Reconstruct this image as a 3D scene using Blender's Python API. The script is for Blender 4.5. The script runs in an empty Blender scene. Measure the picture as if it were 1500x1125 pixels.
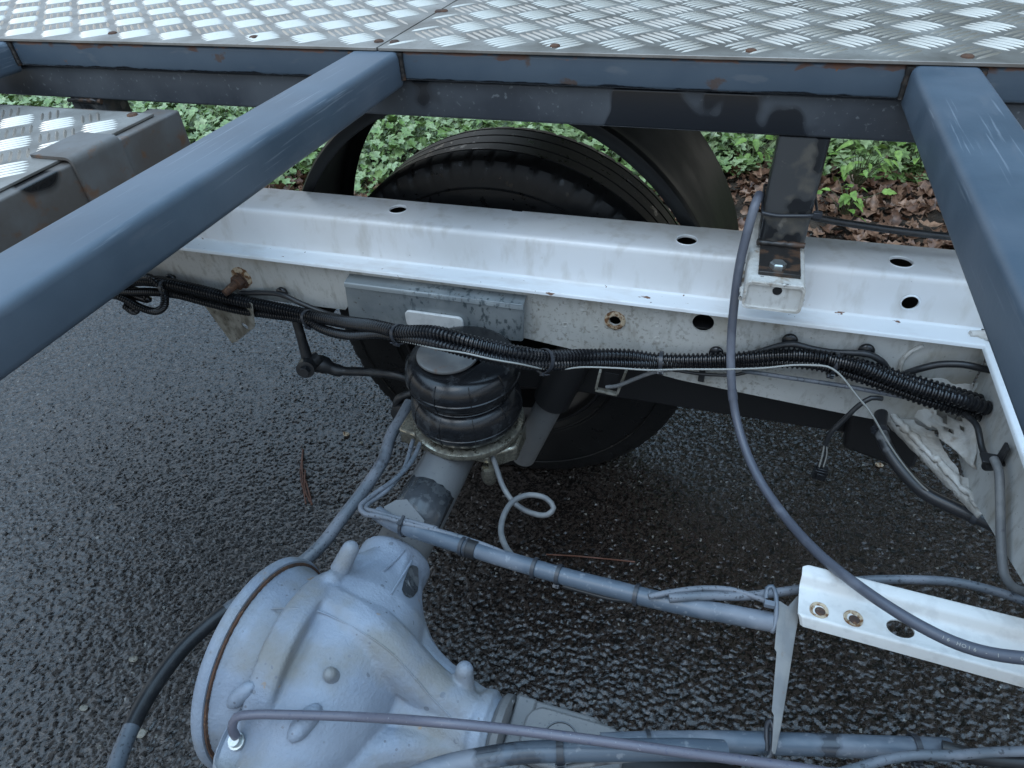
import bpy, bmesh, math, random
import numpy as np
from mathutils import Vector, Matrix, noise
from mathutils.bvhtree import BVHTree

random.seed(7)
rng = np.random.default_rng(7)
S = bpy.context.scene
COL = S.collection

# ------------------------------------------------------------------ camera
YAW, PITCH, ROLL = math.radians(-19.936), math.radians(39.949), math.radians(3.950)
FPX, CAM_H = 980.98, 1.121
cam_loc = Vector((0.0, 0.0, CAM_H))
_f = Vector((math.sin(YAW) * math.cos(PITCH), math.cos(YAW) * math.cos(PITCH), -math.sin(PITCH)))
_r0 = Vector((math.cos(YAW), -math.sin(YAW), 0.0))
_d0 = _f.cross(_r0)
_r = _r0 * math.cos(ROLL) + _d0 * math.sin(ROLL)
_d = _d0 * math.cos(ROLL) - _r0 * math.sin(ROLL)
cd = bpy.data.cameras.new('camera')
cam = bpy.data.objects.new('camera', cd)
COL.objects.link(cam)
cam.matrix_world = Matrix((( _r.x, -_d.x, -_f.x, cam_loc.x), (_r.y, -_d.y, -_f.y, cam_loc.y), (_r.z, -_d.z, -_f.z, cam_loc.z), (0, 0, 0, 1)))
cd.sensor_width = 36.0
cd.lens = FPX / 1500.0 * 36.0
cd.clip_start = 0.01
cd.clip_end = 500.0
S.camera = cam

# ------------------------------------------------------------------ sky, sun, exposure (overcast daylight)
SUN_EL, SUN_AZ = math.radians(60), math.radians(205)      # azimuth clockwise from +Y: light comes from behind the viewer
W = bpy.data.worlds.new('World'); S.world = W; W.use_nodes = True
wn = W.node_tree.nodes; wl = W.node_tree.links
for n_ in list(wn): wn.remove(n_)
sky = wn.new('ShaderNodeTexSky'); sky.sky_type = 'NISHITA'; sky.sun_disc = False
sky.sun_elevation = SUN_EL; sky.sun_rotation = SUN_AZ; sky.air_density = 1.6; sky.dust_density = 0.6; sky.ozone_density = 4.0
bg = wn.new('ShaderNodeBackground'); bg.inputs['Strength'].default_value = 0.15
wo = wn.new('ShaderNodeOutputWorld')
veil = wn.new('ShaderNodeMix'); veil.data_type = 'RGBA'; veil.inputs[0].default_value = 0.82      # thin even cloud over the blue
tc = wn.new('ShaderNodeTexCoord'); sp_ = wn.new('ShaderNodeSeparateXYZ'); wl.new(tc.outputs['Generated'], sp_.inputs[0])
vm = wn.new('ShaderNodeMix'); vm.data_type = 'RGBA'; zz_ = wn.new('ShaderNodeMath'); zz_.operation = 'POWER'; zz_.inputs[1].default_value = 1.9; zz_.use_clamp = True; wl.new(sp_.outputs['Z'], zz_.inputs[0]); wl.new(zz_.outputs[0], vm.inputs[0])
vm.inputs[6].default_value = (3.5, 3.4, 3.35, 1.0); vm.inputs[7].default_value = (9.6, 14.8, 20.5, 1.0)      # overcast: about three times brighter overhead than at the horizon
wl.new(vm.outputs[2], veil.inputs[7])
wl.new(sky.outputs['Color'], veil.inputs[6]); wl.new(veil.outputs[2], bg.inputs['Color']); wl.new(bg.outputs['Background'], wo.inputs['Surface'])
sd = bpy.data.lights.new('sun', 'SUN'); sd.energy = 0.5; sd.angle = math.radians(35); sd.color = (1.0, 0.96, 0.91)
sun = bpy.data.objects.new('sun', sd); COL.objects.link(sun)
sdir = Vector((math.sin(SUN_AZ) * math.cos(SUN_EL), math.cos(SUN_AZ) * math.cos(SUN_EL), math.sin(SUN_EL)))
sun.rotation_euler = sdir.to_track_quat('Z', 'Y').to_euler(); sun.location = sdir * 8
S.view_settings.view_transform = 'Standard'
S.view_settings.look = 'None'
S.view_settings.gamma = 1.0
S.view_settings.exposure = 0.42
S.render.engine = 'CYCLES'
S.cycles.max_bounces = 8
try:
    S.cycles.use_denoising = True; S.cycles.denoising_prefilter = 'NONE'
except Exception:
    pass

# ------------------------------------------------------------------ pixel -> world helpers (pixels of the 1500x1125 photograph)
def ray(u, v):
    return _r * ((u - 750.0) / FPX) + _d * ((v - 562.5) / FPX) + _f
def P(u, v, x=None, y=None, z=None):
    d = ray(u, v)
    if x is not None: t = x / d.x
    elif y is not None: t = y / d.y
    else: t = (z - CAM_H) / d.z
    return cam_loc + d * t
def proj(p):
    c = Vector(p) - cam_loc
    w = c.dot(_f)
    return 750 + FPX * c.dot(_r) / w, 562.5 + FPX * c.dot(_d) / w, w

# ------------------------------------------------------------------ materials
def nodes_of(m):
    m.use_nodes = True
    nt = m.node_tree
    for n in list(nt.nodes): nt.nodes.remove(n)
    out = nt.nodes.new('ShaderNodeOutputMaterial')
    b = nt.nodes.new('ShaderNodeBsdfPrincipled')
    nt.links.new(b.outputs['BSDF'], out.inputs['Surface'])
    return nt, b
def c4(c): return (c[0], c[1], c[2], 1.0)
MATS = {}
def mk(name, col, rough, metal=0.0, layers=(), bump=(), spec=0.5, coat=0.0, objrand=0.0):
    """layers: dicts kind noise|voronoi|zline|wave, scale, lo, hi, col, rough, amt, st (stretch)
       bump: (kind, scale, strength, distance, stretch)"""
    m = bpy.data.materials.new(name); MATS[name] = m
    nt, b = nodes_of(m); N = nt.nodes; L = nt.links
    geo = N.new('ShaderNodeNewGeometry')
    pos = geo.outputs['Position']
    def vec(st, off=0.0):
        mp = N.new('ShaderNodeMapping'); mp.inputs['Scale'].default_value = st
        mp.inputs['Location'].default_value = (off, off * 1.7, off * 0.6)
        L.new(pos, mp.inputs['Vector']); return mp.outputs['Vector']
    def tex(kind, scale, st=(1, 1, 1), detail=4.0, off=0.0, rgh=0.55):
        if kind == 'noise':
            t = N.new('ShaderNodeTexNoise'); t.inputs['Scale'].default_value = scale; t.inputs['Detail'].default_value = detail
            t.inputs['Roughness'].default_value = rgh
            L.new(vec(st, off), t.inputs['Vector']); return t.outputs['Fac']
        if kind == 'voronoi':
            t = N.new('ShaderNodeTexVoronoi'); t.inputs['Scale'].default_value = scale
            L.new(vec(st, off), t.inputs['Vector']); return t.outputs['Distance']
    col_s = None; rough_s = None
    def rgb(c):
        n = N.new('ShaderNodeRGB'); n.outputs[0].default_value = c4(c); return n.outputs[0]
    def val(v):
        n = N.new('ShaderNodeValue'); n.outputs[0].default_value = v; return n.outputs[0]
    col_s = rgb(col); rough_s = val(rough); metal_s = val(metal)
    for i, ly in enumerate(layers):
        k = ly['kind']
        if k == 'zline':
            sx = N.new('ShaderNodeSeparateXYZ'); L.new(pos, sx.inputs[0])
            nz = tex('noise', ly['scale'], ly.get('st', (1, 0.05, 0.05)), 3.0, ly.get('off', i * 3.1))
            ma = N.new('ShaderNodeMath'); ma.operation = 'MULTIPLY_ADD'
            L.new(nz, ma.inputs[0]); ma.inputs[1].default_value = ly['amp']; ma.inputs[2].default_value = ly['z0'] - ly['amp'] * 0.5
            sb = N.new('ShaderNodeMath'); sb.operation = 'SUBTRACT'; L.new(ma.outputs[0], sb.inputs[0]); L.new(sx.outputs['Z'], sb.inputs[1])
            if ly.get('up'):
                L.new(sx.outputs['Z'], sb.inputs[0]); L.new(ma.outputs[0], sb.inputs[1])
            src, lo, hi = sb.outputs[0], 0.0, ly.get('soft', 0.0012)
        else:
            src = tex(k, ly['scale'], ly.get('st', (1, 1, 1)), ly.get('detail', 4.0), ly.get('off', i * 3.1))
            lo, hi = ly['lo'], ly['hi']
        mr = N.new('ShaderNodeMapRange'); mr.inputs['From Min'].default_value = lo; mr.inputs['From Max'].default_value = hi
        mr.inputs['To Max'].default_value = ly.get('amt', 1.0); mr.clamp = True
        L.new(src, mr.inputs['Value'])
        fac = mr.outputs['Result']
        if 'gate' in ly:      # second mask that limits where this layer may appear
            g = ly['gate']
            g1 = tex('noise', g[0], (1, 1, 1), 3.0, 11.3 + i); gm = N.new('ShaderNodeMapRange'); gm.inputs['From Min'].default_value = g[1]; gm.inputs['From Max'].default_value = g[2]
            L.new(g1, gm.inputs['Value']); mu = N.new('ShaderNodeMath'); mu.operation = 'MULTIPLY'
            L.new(gm.outputs['Result'], mu.inputs[0]); L.new(fac, mu.inputs[1]); fac = mu.outputs[0]
        if 'col' in ly:
            mx = N.new('ShaderNodeMix'); mx.data_type = 'RGBA'
            L.new(fac, mx.inputs[0]); L.new(col_s, mx.inputs[6]); mx.inputs[7].default_value = c4(ly['col']); col_s = mx.outputs[2]
        if 'rough' in ly:
            mx = N.new('ShaderNodeMix'); mx.data_type = 'FLOAT'
            L.new(fac, mx.inputs[0]); L.new(rough_s, mx.inputs[2]); mx.inputs[3].default_value = ly['rough']; rough_s = mx.outputs[0]
        if 'metal' in ly:
            mx = N.new('ShaderNodeMix'); mx.data_type = 'FLOAT'
            L.new(fac, mx.inputs[0]); L.new(metal_s, mx.inputs[2]); mx.inputs[3].default_value = ly['metal']; metal_s = mx.outputs[0]
    if objrand:
        oi = N.new('ShaderNodeObjectInfo'); hs = N.new('ShaderNodeHueSaturation')
        mr = N.new('ShaderNodeMapRange'); mr.inputs['To Min'].default_value = 1 - objrand; mr.inputs['To Max'].default_value = 1 + objrand
        L.new(oi.outputs['Random'], mr.inputs['Value']); L.new(mr.outputs['Result'], hs.inputs['Value']); L.new(col_s, hs.inputs['Color']); col_s = hs.outputs['Color']
    L.new(col_s, b.inputs['Base Color']); L.new(rough_s, b.inputs['Roughness']); L.new(metal_s, b.inputs['Metallic'])
    b.inputs['Specular IOR Level'].default_value = spec
    if coat:
        b.inputs['Coat Weight'].default_value = coat; b.inputs['Coat Roughness'].default_value = 0.12
    prev = None
    for i, bp in enumerate(bump):
        kind, sc, stg, dist = bp[:4]; st = bp[4] if len(bp) > 4 else (1, 1, 1)
        t = tex(kind, sc, st, 3.0, 5.0 + i)
        bn = N.new('ShaderNodeBump'); bn.inputs['Strength'].default_value = stg; bn.inputs['Distance'].default_value = dist
        L.new(t, bn.inputs['Height'])
        if prev is not None: L.new(prev, bn.inputs['Normal'])
        prev = bn.outputs['Normal']
    if prev is not None: L.new(prev, b.inputs['Normal'])
    return m

BLUE = (0.058, 0.083, 0.112)
mk('bar_paint', BLUE, 0.42, layers=[
    dict(kind='noise', scale=9, lo=.42, hi=.66, col=(.088, .120, .155), rough=.50, amt=.8),
    dict(kind='noise', scale=55, lo=.60, hi=.72, col=(.13, .14, .16), rough=.6, amt=.35, st=(1, .25, 1)),
    dict(kind='noise', scale=34, lo=.60, hi=.66, col=(.30, .33, .37), amt=.33, st=(9, .30, 9), gate=(5.0, .46, .56)),
    dict(kind='voronoi', scale=30, lo=.075, hi=.04, col=(.42, .44, .46), amt=.7, gate=(7, .5, .54)),
    dict(kind='noise', scale=3.2, lo=.46, hi=.66, col=(.135, .152, .18), rough=.62, amt=.55),
    dict(kind='noise', scale=30, lo=.735, hi=.75, col=(.16, .10, .06), rough=.8, amt=.7)],
   bump=[('noise', 160, .10, .001)])
mk('rail_paint', BLUE, 0.40, layers=[
    dict(kind='noise', scale=12, lo=.40, hi=.65, col=(.076, .102, .130), rough=.5, amt=.8),
    dict(kind='noise', scale=60, lo=.63, hi=.70, col=(.15, .16, .17), amt=.35, st=(.3, 1, 1)),
    dict(kind='noise', scale=20, lo=.665, hi=.70, col=(.085, .050, .034), rough=.8, amt=.8, st=(1, 1, 1.3)),
    dict(kind='noise', scale=45, lo=.69, hi=.71, col=(.20, .085, .04), rough=.85),
    dict(kind='zline', up=True, scale=34, z0=.9100, amp=.016, col=(.105, .050, .030), rough=.85, amt=.85, gate=(11, .56, .59)),
    dict(kind='zline', up=True, scale=60, z0=.9128, amp=.008, col=(.20, .095, .055), rough=.85, amt=.7, gate=(25, .52, .56)),
    dict(kind='zline', scale=24, z0=.8865, amp=.012, col=(.010, .012, .016), rough=.16)],
   bump=[('noise', 150, .12, .001)])
mk('beam_paint', (.040, .046, .056), 0.42, layers=[
    dict(kind='noise', scale=5.0, lo=.44, hi=.60, col=(.082, .092, .104), rough=.6, amt=.9, detail=5),
    dict(kind='noise', scale=170, lo=.63, hi=.70, col=(.22, .24, .25), rough=.6, amt=.5),
    dict(kind='noise', scale=5.2, lo=.565, hi=.585, col=(.014, .016, .020), rough=.18, detail=3, off=2.0)],
   bump=[('noise', 120, .12, .001)])
mk('post_paint', (.055, .056, .057), 0.42, layers=[
    dict(kind='noise', scale=28, lo=.52, hi=.62, col=(.13, .115, .092), rough=.65, amt=.6),
    dict(kind='noise', scale=50, lo=.62, hi=.68, col=(.22, .20, .17), rough=.7, amt=.6),
    dict(kind='noise', scale=16, lo=.54, hi=.60, col=(.016, .017, .019), rough=.2, detail=3)],
   bump=[('noise', 120, .15, .001)])
mk('alu', (.185, .168, .148), 0.45, metal=.5, layers=[
    dict(kind='noise', scale=14, lo=.35, hi=.7, col=(.40, .38, .35), rough=.5, amt=.8),
    dict(kind='noise', scale=220, lo=.52, hi=.72, col=(.22, .20, .18), rough=.6, amt=.6),
    dict(kind='noise', scale=45, lo=.66, hi=.72, col=(.20, .15, .11), rough=.7, amt=.6, metal=.2)],
   bump=[('noise', 300, .15, .0006)])
mk('alu_bar', (.52, .455, .385), 0.34, metal=.75, layers=[
    dict(kind='noise', scale=260, lo=.55, hi=.75, col=(.45, .43, .40), rough=.5, amt=.7)],
   bump=[('noise', 500, .2, .0005)])
mk('white_paint', (.70, .715, .73), 0.30, layers=[
    dict(kind='noise', scale=7, lo=.45, hi=.75, col=(.60, .60, .59), rough=.42, amt=.7),
    dict(kind='noise', scale=40, lo=.52, hi=.74, col=(.44, .42, .38), rough=.5, amt=.6, st=(1, 1, .35)),
    dict(kind='noise', scale=3.1, lo=.52, hi=.70, col=(.50, .475, .43), rough=.45, amt=.55),
    dict(kind='voronoi', scale=38, lo=.085, hi=.05, col=(.40, .33, .25), rough=.6, amt=.55, gate=(5, .5, .6)),
    dict(kind='voronoi', scale=70, lo=.07, hi=.045, col=(.05, .045, .04), rough=.6, amt=.7, gate=(9, .52, .58))],
   bump=[('noise', 30, .05, .003)], coat=.25)
mk('lip_paint', (.70, .735, .76), 0.32, layers=[
    dict(kind='noise', scale=26, lo=.5, hi=.72, col=(.52, .50, .48), rough=.5, amt=.7, st=(.4, 1, 1)),
    dict(kind='noise', scale=38, lo=.68, hi=.70, col=(.16, .085, .055), rough=.8, st=(.7, 1.5, 1.5)),
    dict(kind='noise', scale=120, lo=.70, hi=.72, col=(.10, .05, .035), rough=.8)],
   bump=[('noise', 60, .1, .002)])
mk('grimy_white', (.56, .565, .55), 0.45, layers=[
    dict(kind='noise', scale=4, lo=.38, hi=.7, col=(.40, .395, .365), rough=.55, amt=.9),
    dict(kind='noise', scale=90, lo=.52, hi=.70, col=(.26, .245, .215), rough=.7, amt=.6, st=(1, 1, .4)),
    dict(kind='noise', scale=11, lo=.55, hi=.72, col=(.30, .25, .17), rough=.7, amt=.6),
    dict(kind='noise', scale=150, lo=.56, hi=.64, col=(.20, .185, .155), rough=.7, amt=.6, gate=(3.0, .46, .60)),
    dict(kind='noise', scale=240, lo=.66, hi=.72, col=(.12, .10, .08), rough=.8, amt=.6)],
   bump=[('noise', 90, .12, .002)])
mk('sealed_white', (.56, .555, .53), 0.5, layers=[
    dict(kind='noise', scale=20, lo=.42, hi=.66, col=(.36, .33, .28), rough=.6, amt=.8),
    dict(kind='noise', scale=26, lo=.60, hi=.68, col=(.19, .115, .05), rough=.8, amt=.8),
    dict(kind='noise', scale=60, lo=.64, hi=.68, col=(.03, .026, .022), rough=.7, amt=.9)],
   bump=[('noise', 70, .5, .006), ('noise', 240, .3, .002)])
mk('galvanised', (.21, .235, .245), 0.42, metal=.35, layers=[
    dict(kind='noise', scale=16, lo=.45, hi=.62, col=(.30, .325, .33), rough=.5, amt=.8),
    dict(kind='noise', scale=130, lo=.53, hi=.62, col=(.055, .075, .085), rough=.3, amt=.85, st=(1, 1, .5), gate=(9, .44, .54)),
    dict(kind='noise', scale=150, lo=.66, hi=.70, col=(.10, .09, .075), rough=.7, amt=.7)],
   bump=[('noise', 140, .15, .001)])
mk('zinc_gold', (.36, .335, .27), 0.26, metal=.95, layers=[
    dict(kind='noise', scale=60, lo=.44, hi=.60, col=(.085, .078, .062), rough=.55, amt=.9, metal=.4),
    dict(kind='noise', scale=180, lo=.58, hi=.66, col=(.035, .032, .028), rough=.6, amt=.8, metal=0)],
   bump=[('noise', 200, .25, .001)])
mk('rusty_tube', (.115, .098, .085), 0.55, metal=.15, layers=[
    dict(kind='noise', scale=16, lo=.42, hi=.62, col=(.15, .145, .14), rough=.5, amt=.8),
    dict(kind='noise', scale=34, lo=.58, hi=.68, col=(.17, .085, .045), rough=.85, amt=.8),
    dict(kind='noise', scale=5.5, lo=.56, hi=.585, col=(.016, .015, .015), rough=.18, detail=2)],
   bump=[('noise', 150, .2, .001)])
mk('rust', (.095, .045, .025), 0.85, layers=[
    dict(kind='noise', scale=90, lo=.45, hi=.65, col=(.045, .030, .024), amt=.9),
    dict(kind='noise', scale=140, lo=.60, hi=.68, col=(.24, .13, .07), amt=.7)], bump=[('noise', 180, .6, .003)])
mk('rust_ring', (.42, .34, .24), 0.7, layers=[dict(kind='noise', scale=120, lo=.45, hi=.58, col=(.14, .065, .025), rough=.85)], bump=[('noise', 220, .5, .002)])
mk('bolt_zinc', (.42, .44, .43), 0.32, metal=.85, bump=[('noise', 300, .2, .0006)])
mk('black_plate', (.022, .020, .019), 0.35, layers=[dict(kind='noise', scale=40, lo=.5, hi=.58, col=(.075, .042, .026), rough=.5)], bump=[('noise', 200, .2, .001)])
mk('rubber_tyre', (.007, .007, .0073), 0.45, layers=[
    dict(kind='noise', scale=10, lo=.45, hi=.68, col=(.012, .012, .012), rough=.55, amt=.8),
    dict(kind='noise', scale=60, lo=.60, hi=.66, rough=.12, amt=.8)], bump=[('noise', 260, .25, .001)], spec=.3)
mk('black_rim', (.010, .010, .011), 0.40, bump=[('noise', 90, .15, .001)])
mk('air_rubber', (.009, .0095, .011), 0.24, layers=[
    dict(kind='noise', scale=45, lo=.56, hi=.70, col=(.06, .065, .07), rough=.5, amt=.4),
    dict(kind='noise', scale=30, lo=.40, hi=.60, rough=.22, amt=.6)], bump=[('noise', 300, .08, .0006)])
mk('guard_plastic', (.010, .011, .012), 0.40, layers=[
    dict(kind='noise', scale=18, lo=.42, hi=.62, col=(.014, .016, .017), rough=.5, amt=1.0, st=(1, 1, .25))], bump=[('noise', 120, .1, .001)], spec=.3)
mk('conduit_black', (.009, .0095, .011), 0.20, layers=[dict(kind='noise', scale=25, lo=.5, hi=.7, col=(.022, .023, .026), rough=.32, amt=.6)])
mk('cable_black', (.016, .017, .019), 0.38, layers=[dict(kind='noise', scale=40, lo=.5, hi=.66, col=(.05, .05, .05), rough=.55, amt=.5)])
mk('tie_plastic', (.030, .033, .040), 0.35)
mk('hose_grey', (.095, .112, .132), 0.42, layers=[
    dict(kind='noise', scale=22, lo=.42, hi=.62, col=(.165, .175, .20), rough=.6, amt=.8),
    dict(kind='noise', scale=260, lo=.60, hi=.64, col=(.025, .028, .034), rough=.25, amt=.85),
    dict(kind='noise', scale=16, lo=.60, hi=.66, col=(.045, .05, .06), rough=.3, amt=.8)])
mk('tube_blue', (.072, .094, .122), 0.34, layers=[
    dict(kind='noise', scale=18, lo=.48, hi=.66, col=(.20, .215, .245), rough=.6, amt=.75, st=(.5, 1, 1)),
    dict(kind='noise', scale=120, lo=.60, hi=.68, col=(.28, .29, .31), rough=.65, amt=.4),
    dict(kind='noise', scale=14, lo=.62, hi=.67, col=(.03, .034, .042), rough=.2, amt=.85)])
mk('hose_steel', (.075, .082, .105), 0.36, layers=[
    dict(kind='noise', scale=26, lo=.50, hi=.66, col=(.16, .17, .20), rough=.55, amt=.7, st=(1, 1, .5))])
mk('hose_dark', (.022, .023, .026), 0.28, layers=[dict(kind='noise', scale=12, lo=.54, hi=.58, col=(.15, .155, .16), rough=.6, amt=.85, detail=5)])
mk('grey_cable', (.13, .134, .138), 0.5, layers=[dict(kind='noise', scale=50, lo=.5, hi=.65, col=(.21, .21, .205), rough=.6, amt=.6),
                                                dict(kind='noise', scale=18, lo=.62, hi=.66, col=(.05, .05, .055), rough=.35)])
mk('white_wire', (.30, .30, .28), 0.5)
mk('lilac_pipe', (.105, .104, .132), 0.34, layers=[dict(kind='noise', scale=300, lo=.60, hi=.66, col=(.05, .06, .10), rough=.3, amt=.6),
                                                   dict(kind='noise', scale=500, lo=.68, hi=.72, col=(.5, .5, .5), amt=.6)])
mk('axle_paint', (.115, .118, .122), 0.48, layers=[
    dict(kind='noise', scale=9, lo=.40, hi=.65, col=(.165, .163, .158), rough=.6, amt=.8),
    dict(kind='noise', scale=240, lo=.64, hi=.68, col=(.05, .055, .06), rough=.3, amt=.9)],
   bump=[('noise', 220, .2, .001)])
mk('wet_patch', (.048, .052, .058), 0.22, layers=[dict(kind='noise', scale=60, lo=.52, hi=.6, col=(.08, .085, .09), rough=.35)], bump=[('noise', 160, .2, .001)])
mk('cast_paint', (.195, .228, .282), 0.42, layers=[
    dict(kind='noise', scale=10, lo=.42, hi=.66, col=(.265, .305, .365), rough=.5, amt=.8),
    dict(kind='noise', scale=11, lo=.48, hi=.68, col=(.185, .178, .162), rough=.6, amt=.85),
    dict(kind='voronoi', scale=40, lo=.15, hi=.12, col=(.13, .145, .17), rough=.2, amt=.8, gate=(22, .52, .535)),
    dict(kind='voronoi', scale=95, lo=.17, hi=.13, col=(.13, .14, .165), rough=.2, amt=.75, gate=(17, .55, .57)),
    dict(kind='noise', scale=34, lo=.70, hi=.73, col=(.27, .17, .09), rough=.7, amt=.8)],
   bump=[('noise', 300, .55, .0016), ('noise', 70, .25, .004)])
mk('channel_white', (.60, .60, .585), 0.42, layers=[
    dict(kind='noise', scale=60, lo=.5, hi=.62, col=(.50, .50, .49), rough=.5, amt=.7),
    dict(kind='noise', scale=22, lo=.60, hi=.75, col=(.34, .31, .26), rough=.6, amt=.6)], bump=[('noise', 120, .1, .001)])
mk('strap_steel', (.155, .155, .155), 0.5, metal=.25, layers=[
    dict(kind='noise', scale=30, lo=.48, hi=.62, col=(.22, .215, .205), rough=.6, amt=.8),
    dict(kind='noise', scale=50, lo=.62, hi=.70, col=(.17, .11, .07), rough=.8, amt=.7)], bump=[('noise', 160, .2, .001)])
mk('strap_dirty', (.26, .25, .215), 0.6, layers=[dict(kind='noise', scale=40, lo=.42, hi=.6, col=(.12, .11, .085), rough=.7), dict(kind='noise', scale=160, lo=.6, hi=.68, col=(.05, .045, .035))], bump=[('noise', 140, .3, .002)])
mk('soil', (.035, .026, .018), 0.9, layers=[dict(kind='noise', scale=30, lo=.4, hi=.65, col=(.065, .045, .030))], bump=[('noise', 40, .8, .03)])
mk('twig_red', (.13, .055, .035), 0.6)
mk('stem_green', (.09, .10, .045), 0.6)
mk('black_part_cavity', (.010, .010, .011), 0.5)  # black parts; also paints the rail cavity dark

def leaf_mat(name, ca, cb, rough=.45, objrand=.35, spec=.4):
    m = bpy.data.materials.new(name); MATS[name] = m
    nt, b = nodes_of(m); N = nt.nodes; L = nt.links
    at_ = N.new('ShaderNodeAttribute'); at_.attribute_name = 'tone'
    oi = N.new('ShaderNodeObjectInfo')
    ad = N.new('ShaderNodeMath'); ad.operation = 'ADD'; L.new(at_.outputs['Fac'], ad.inputs[0]); L.new(oi.outputs['Random'], ad.inputs[1])
    fr = N.new('ShaderNodeMath'); fr.operation = 'FRACT'; L.new(ad.outputs[0], fr.inputs[0])
    mx = N.new('ShaderNodeMix'); mx.data_type = 'RGBA'; L.new(fr.outputs[0], mx.inputs[0]); mx.inputs[6].default_value = c4(ca); mx.inputs[7].default_value = c4(cb)
    geo = N.new('ShaderNodeNewGeometry')
    nz = N.new('ShaderNodeTexNoise'); nz.inputs['Scale'].default_value = 70; L.new(geo.outputs['Position'], nz.inputs['Vector'])
    mr = N.new('ShaderNodeMapRange'); mr.inputs['From Min'].default_value = .3; mr.inputs['From Max'].default_value = .7; mr.inputs['To Min'].default_value = 1 - objrand; mr.inputs['To Max'].default_value = 1 + objrand
    L.new(nz.outputs['Fac'], mr.inputs['Value'])
    hs = N.new('ShaderNodeHueSaturation'); L.new(mx.outputs[2], hs.inputs['Color']); L.new(mr.outputs['Result'], hs.inputs['Value'])
    L.new(hs.outputs['Color'], b.inputs['Base Color']); b.inputs['Roughness'].default_value = rough; b.inputs['Specular IOR Level'].default_value = spec
    return m
leaf_mat('ivy_leaf', (.13, .22, .05), (.30, .37, .19), .40, .35, .5)
leaf_mat('sprig_leaf', (.13, .23, .04), (.22, .34, .08), .5)
leaf_mat('dead_leaf', (.105, .050, .030), (.28, .165, .105), .38, .45)

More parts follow.
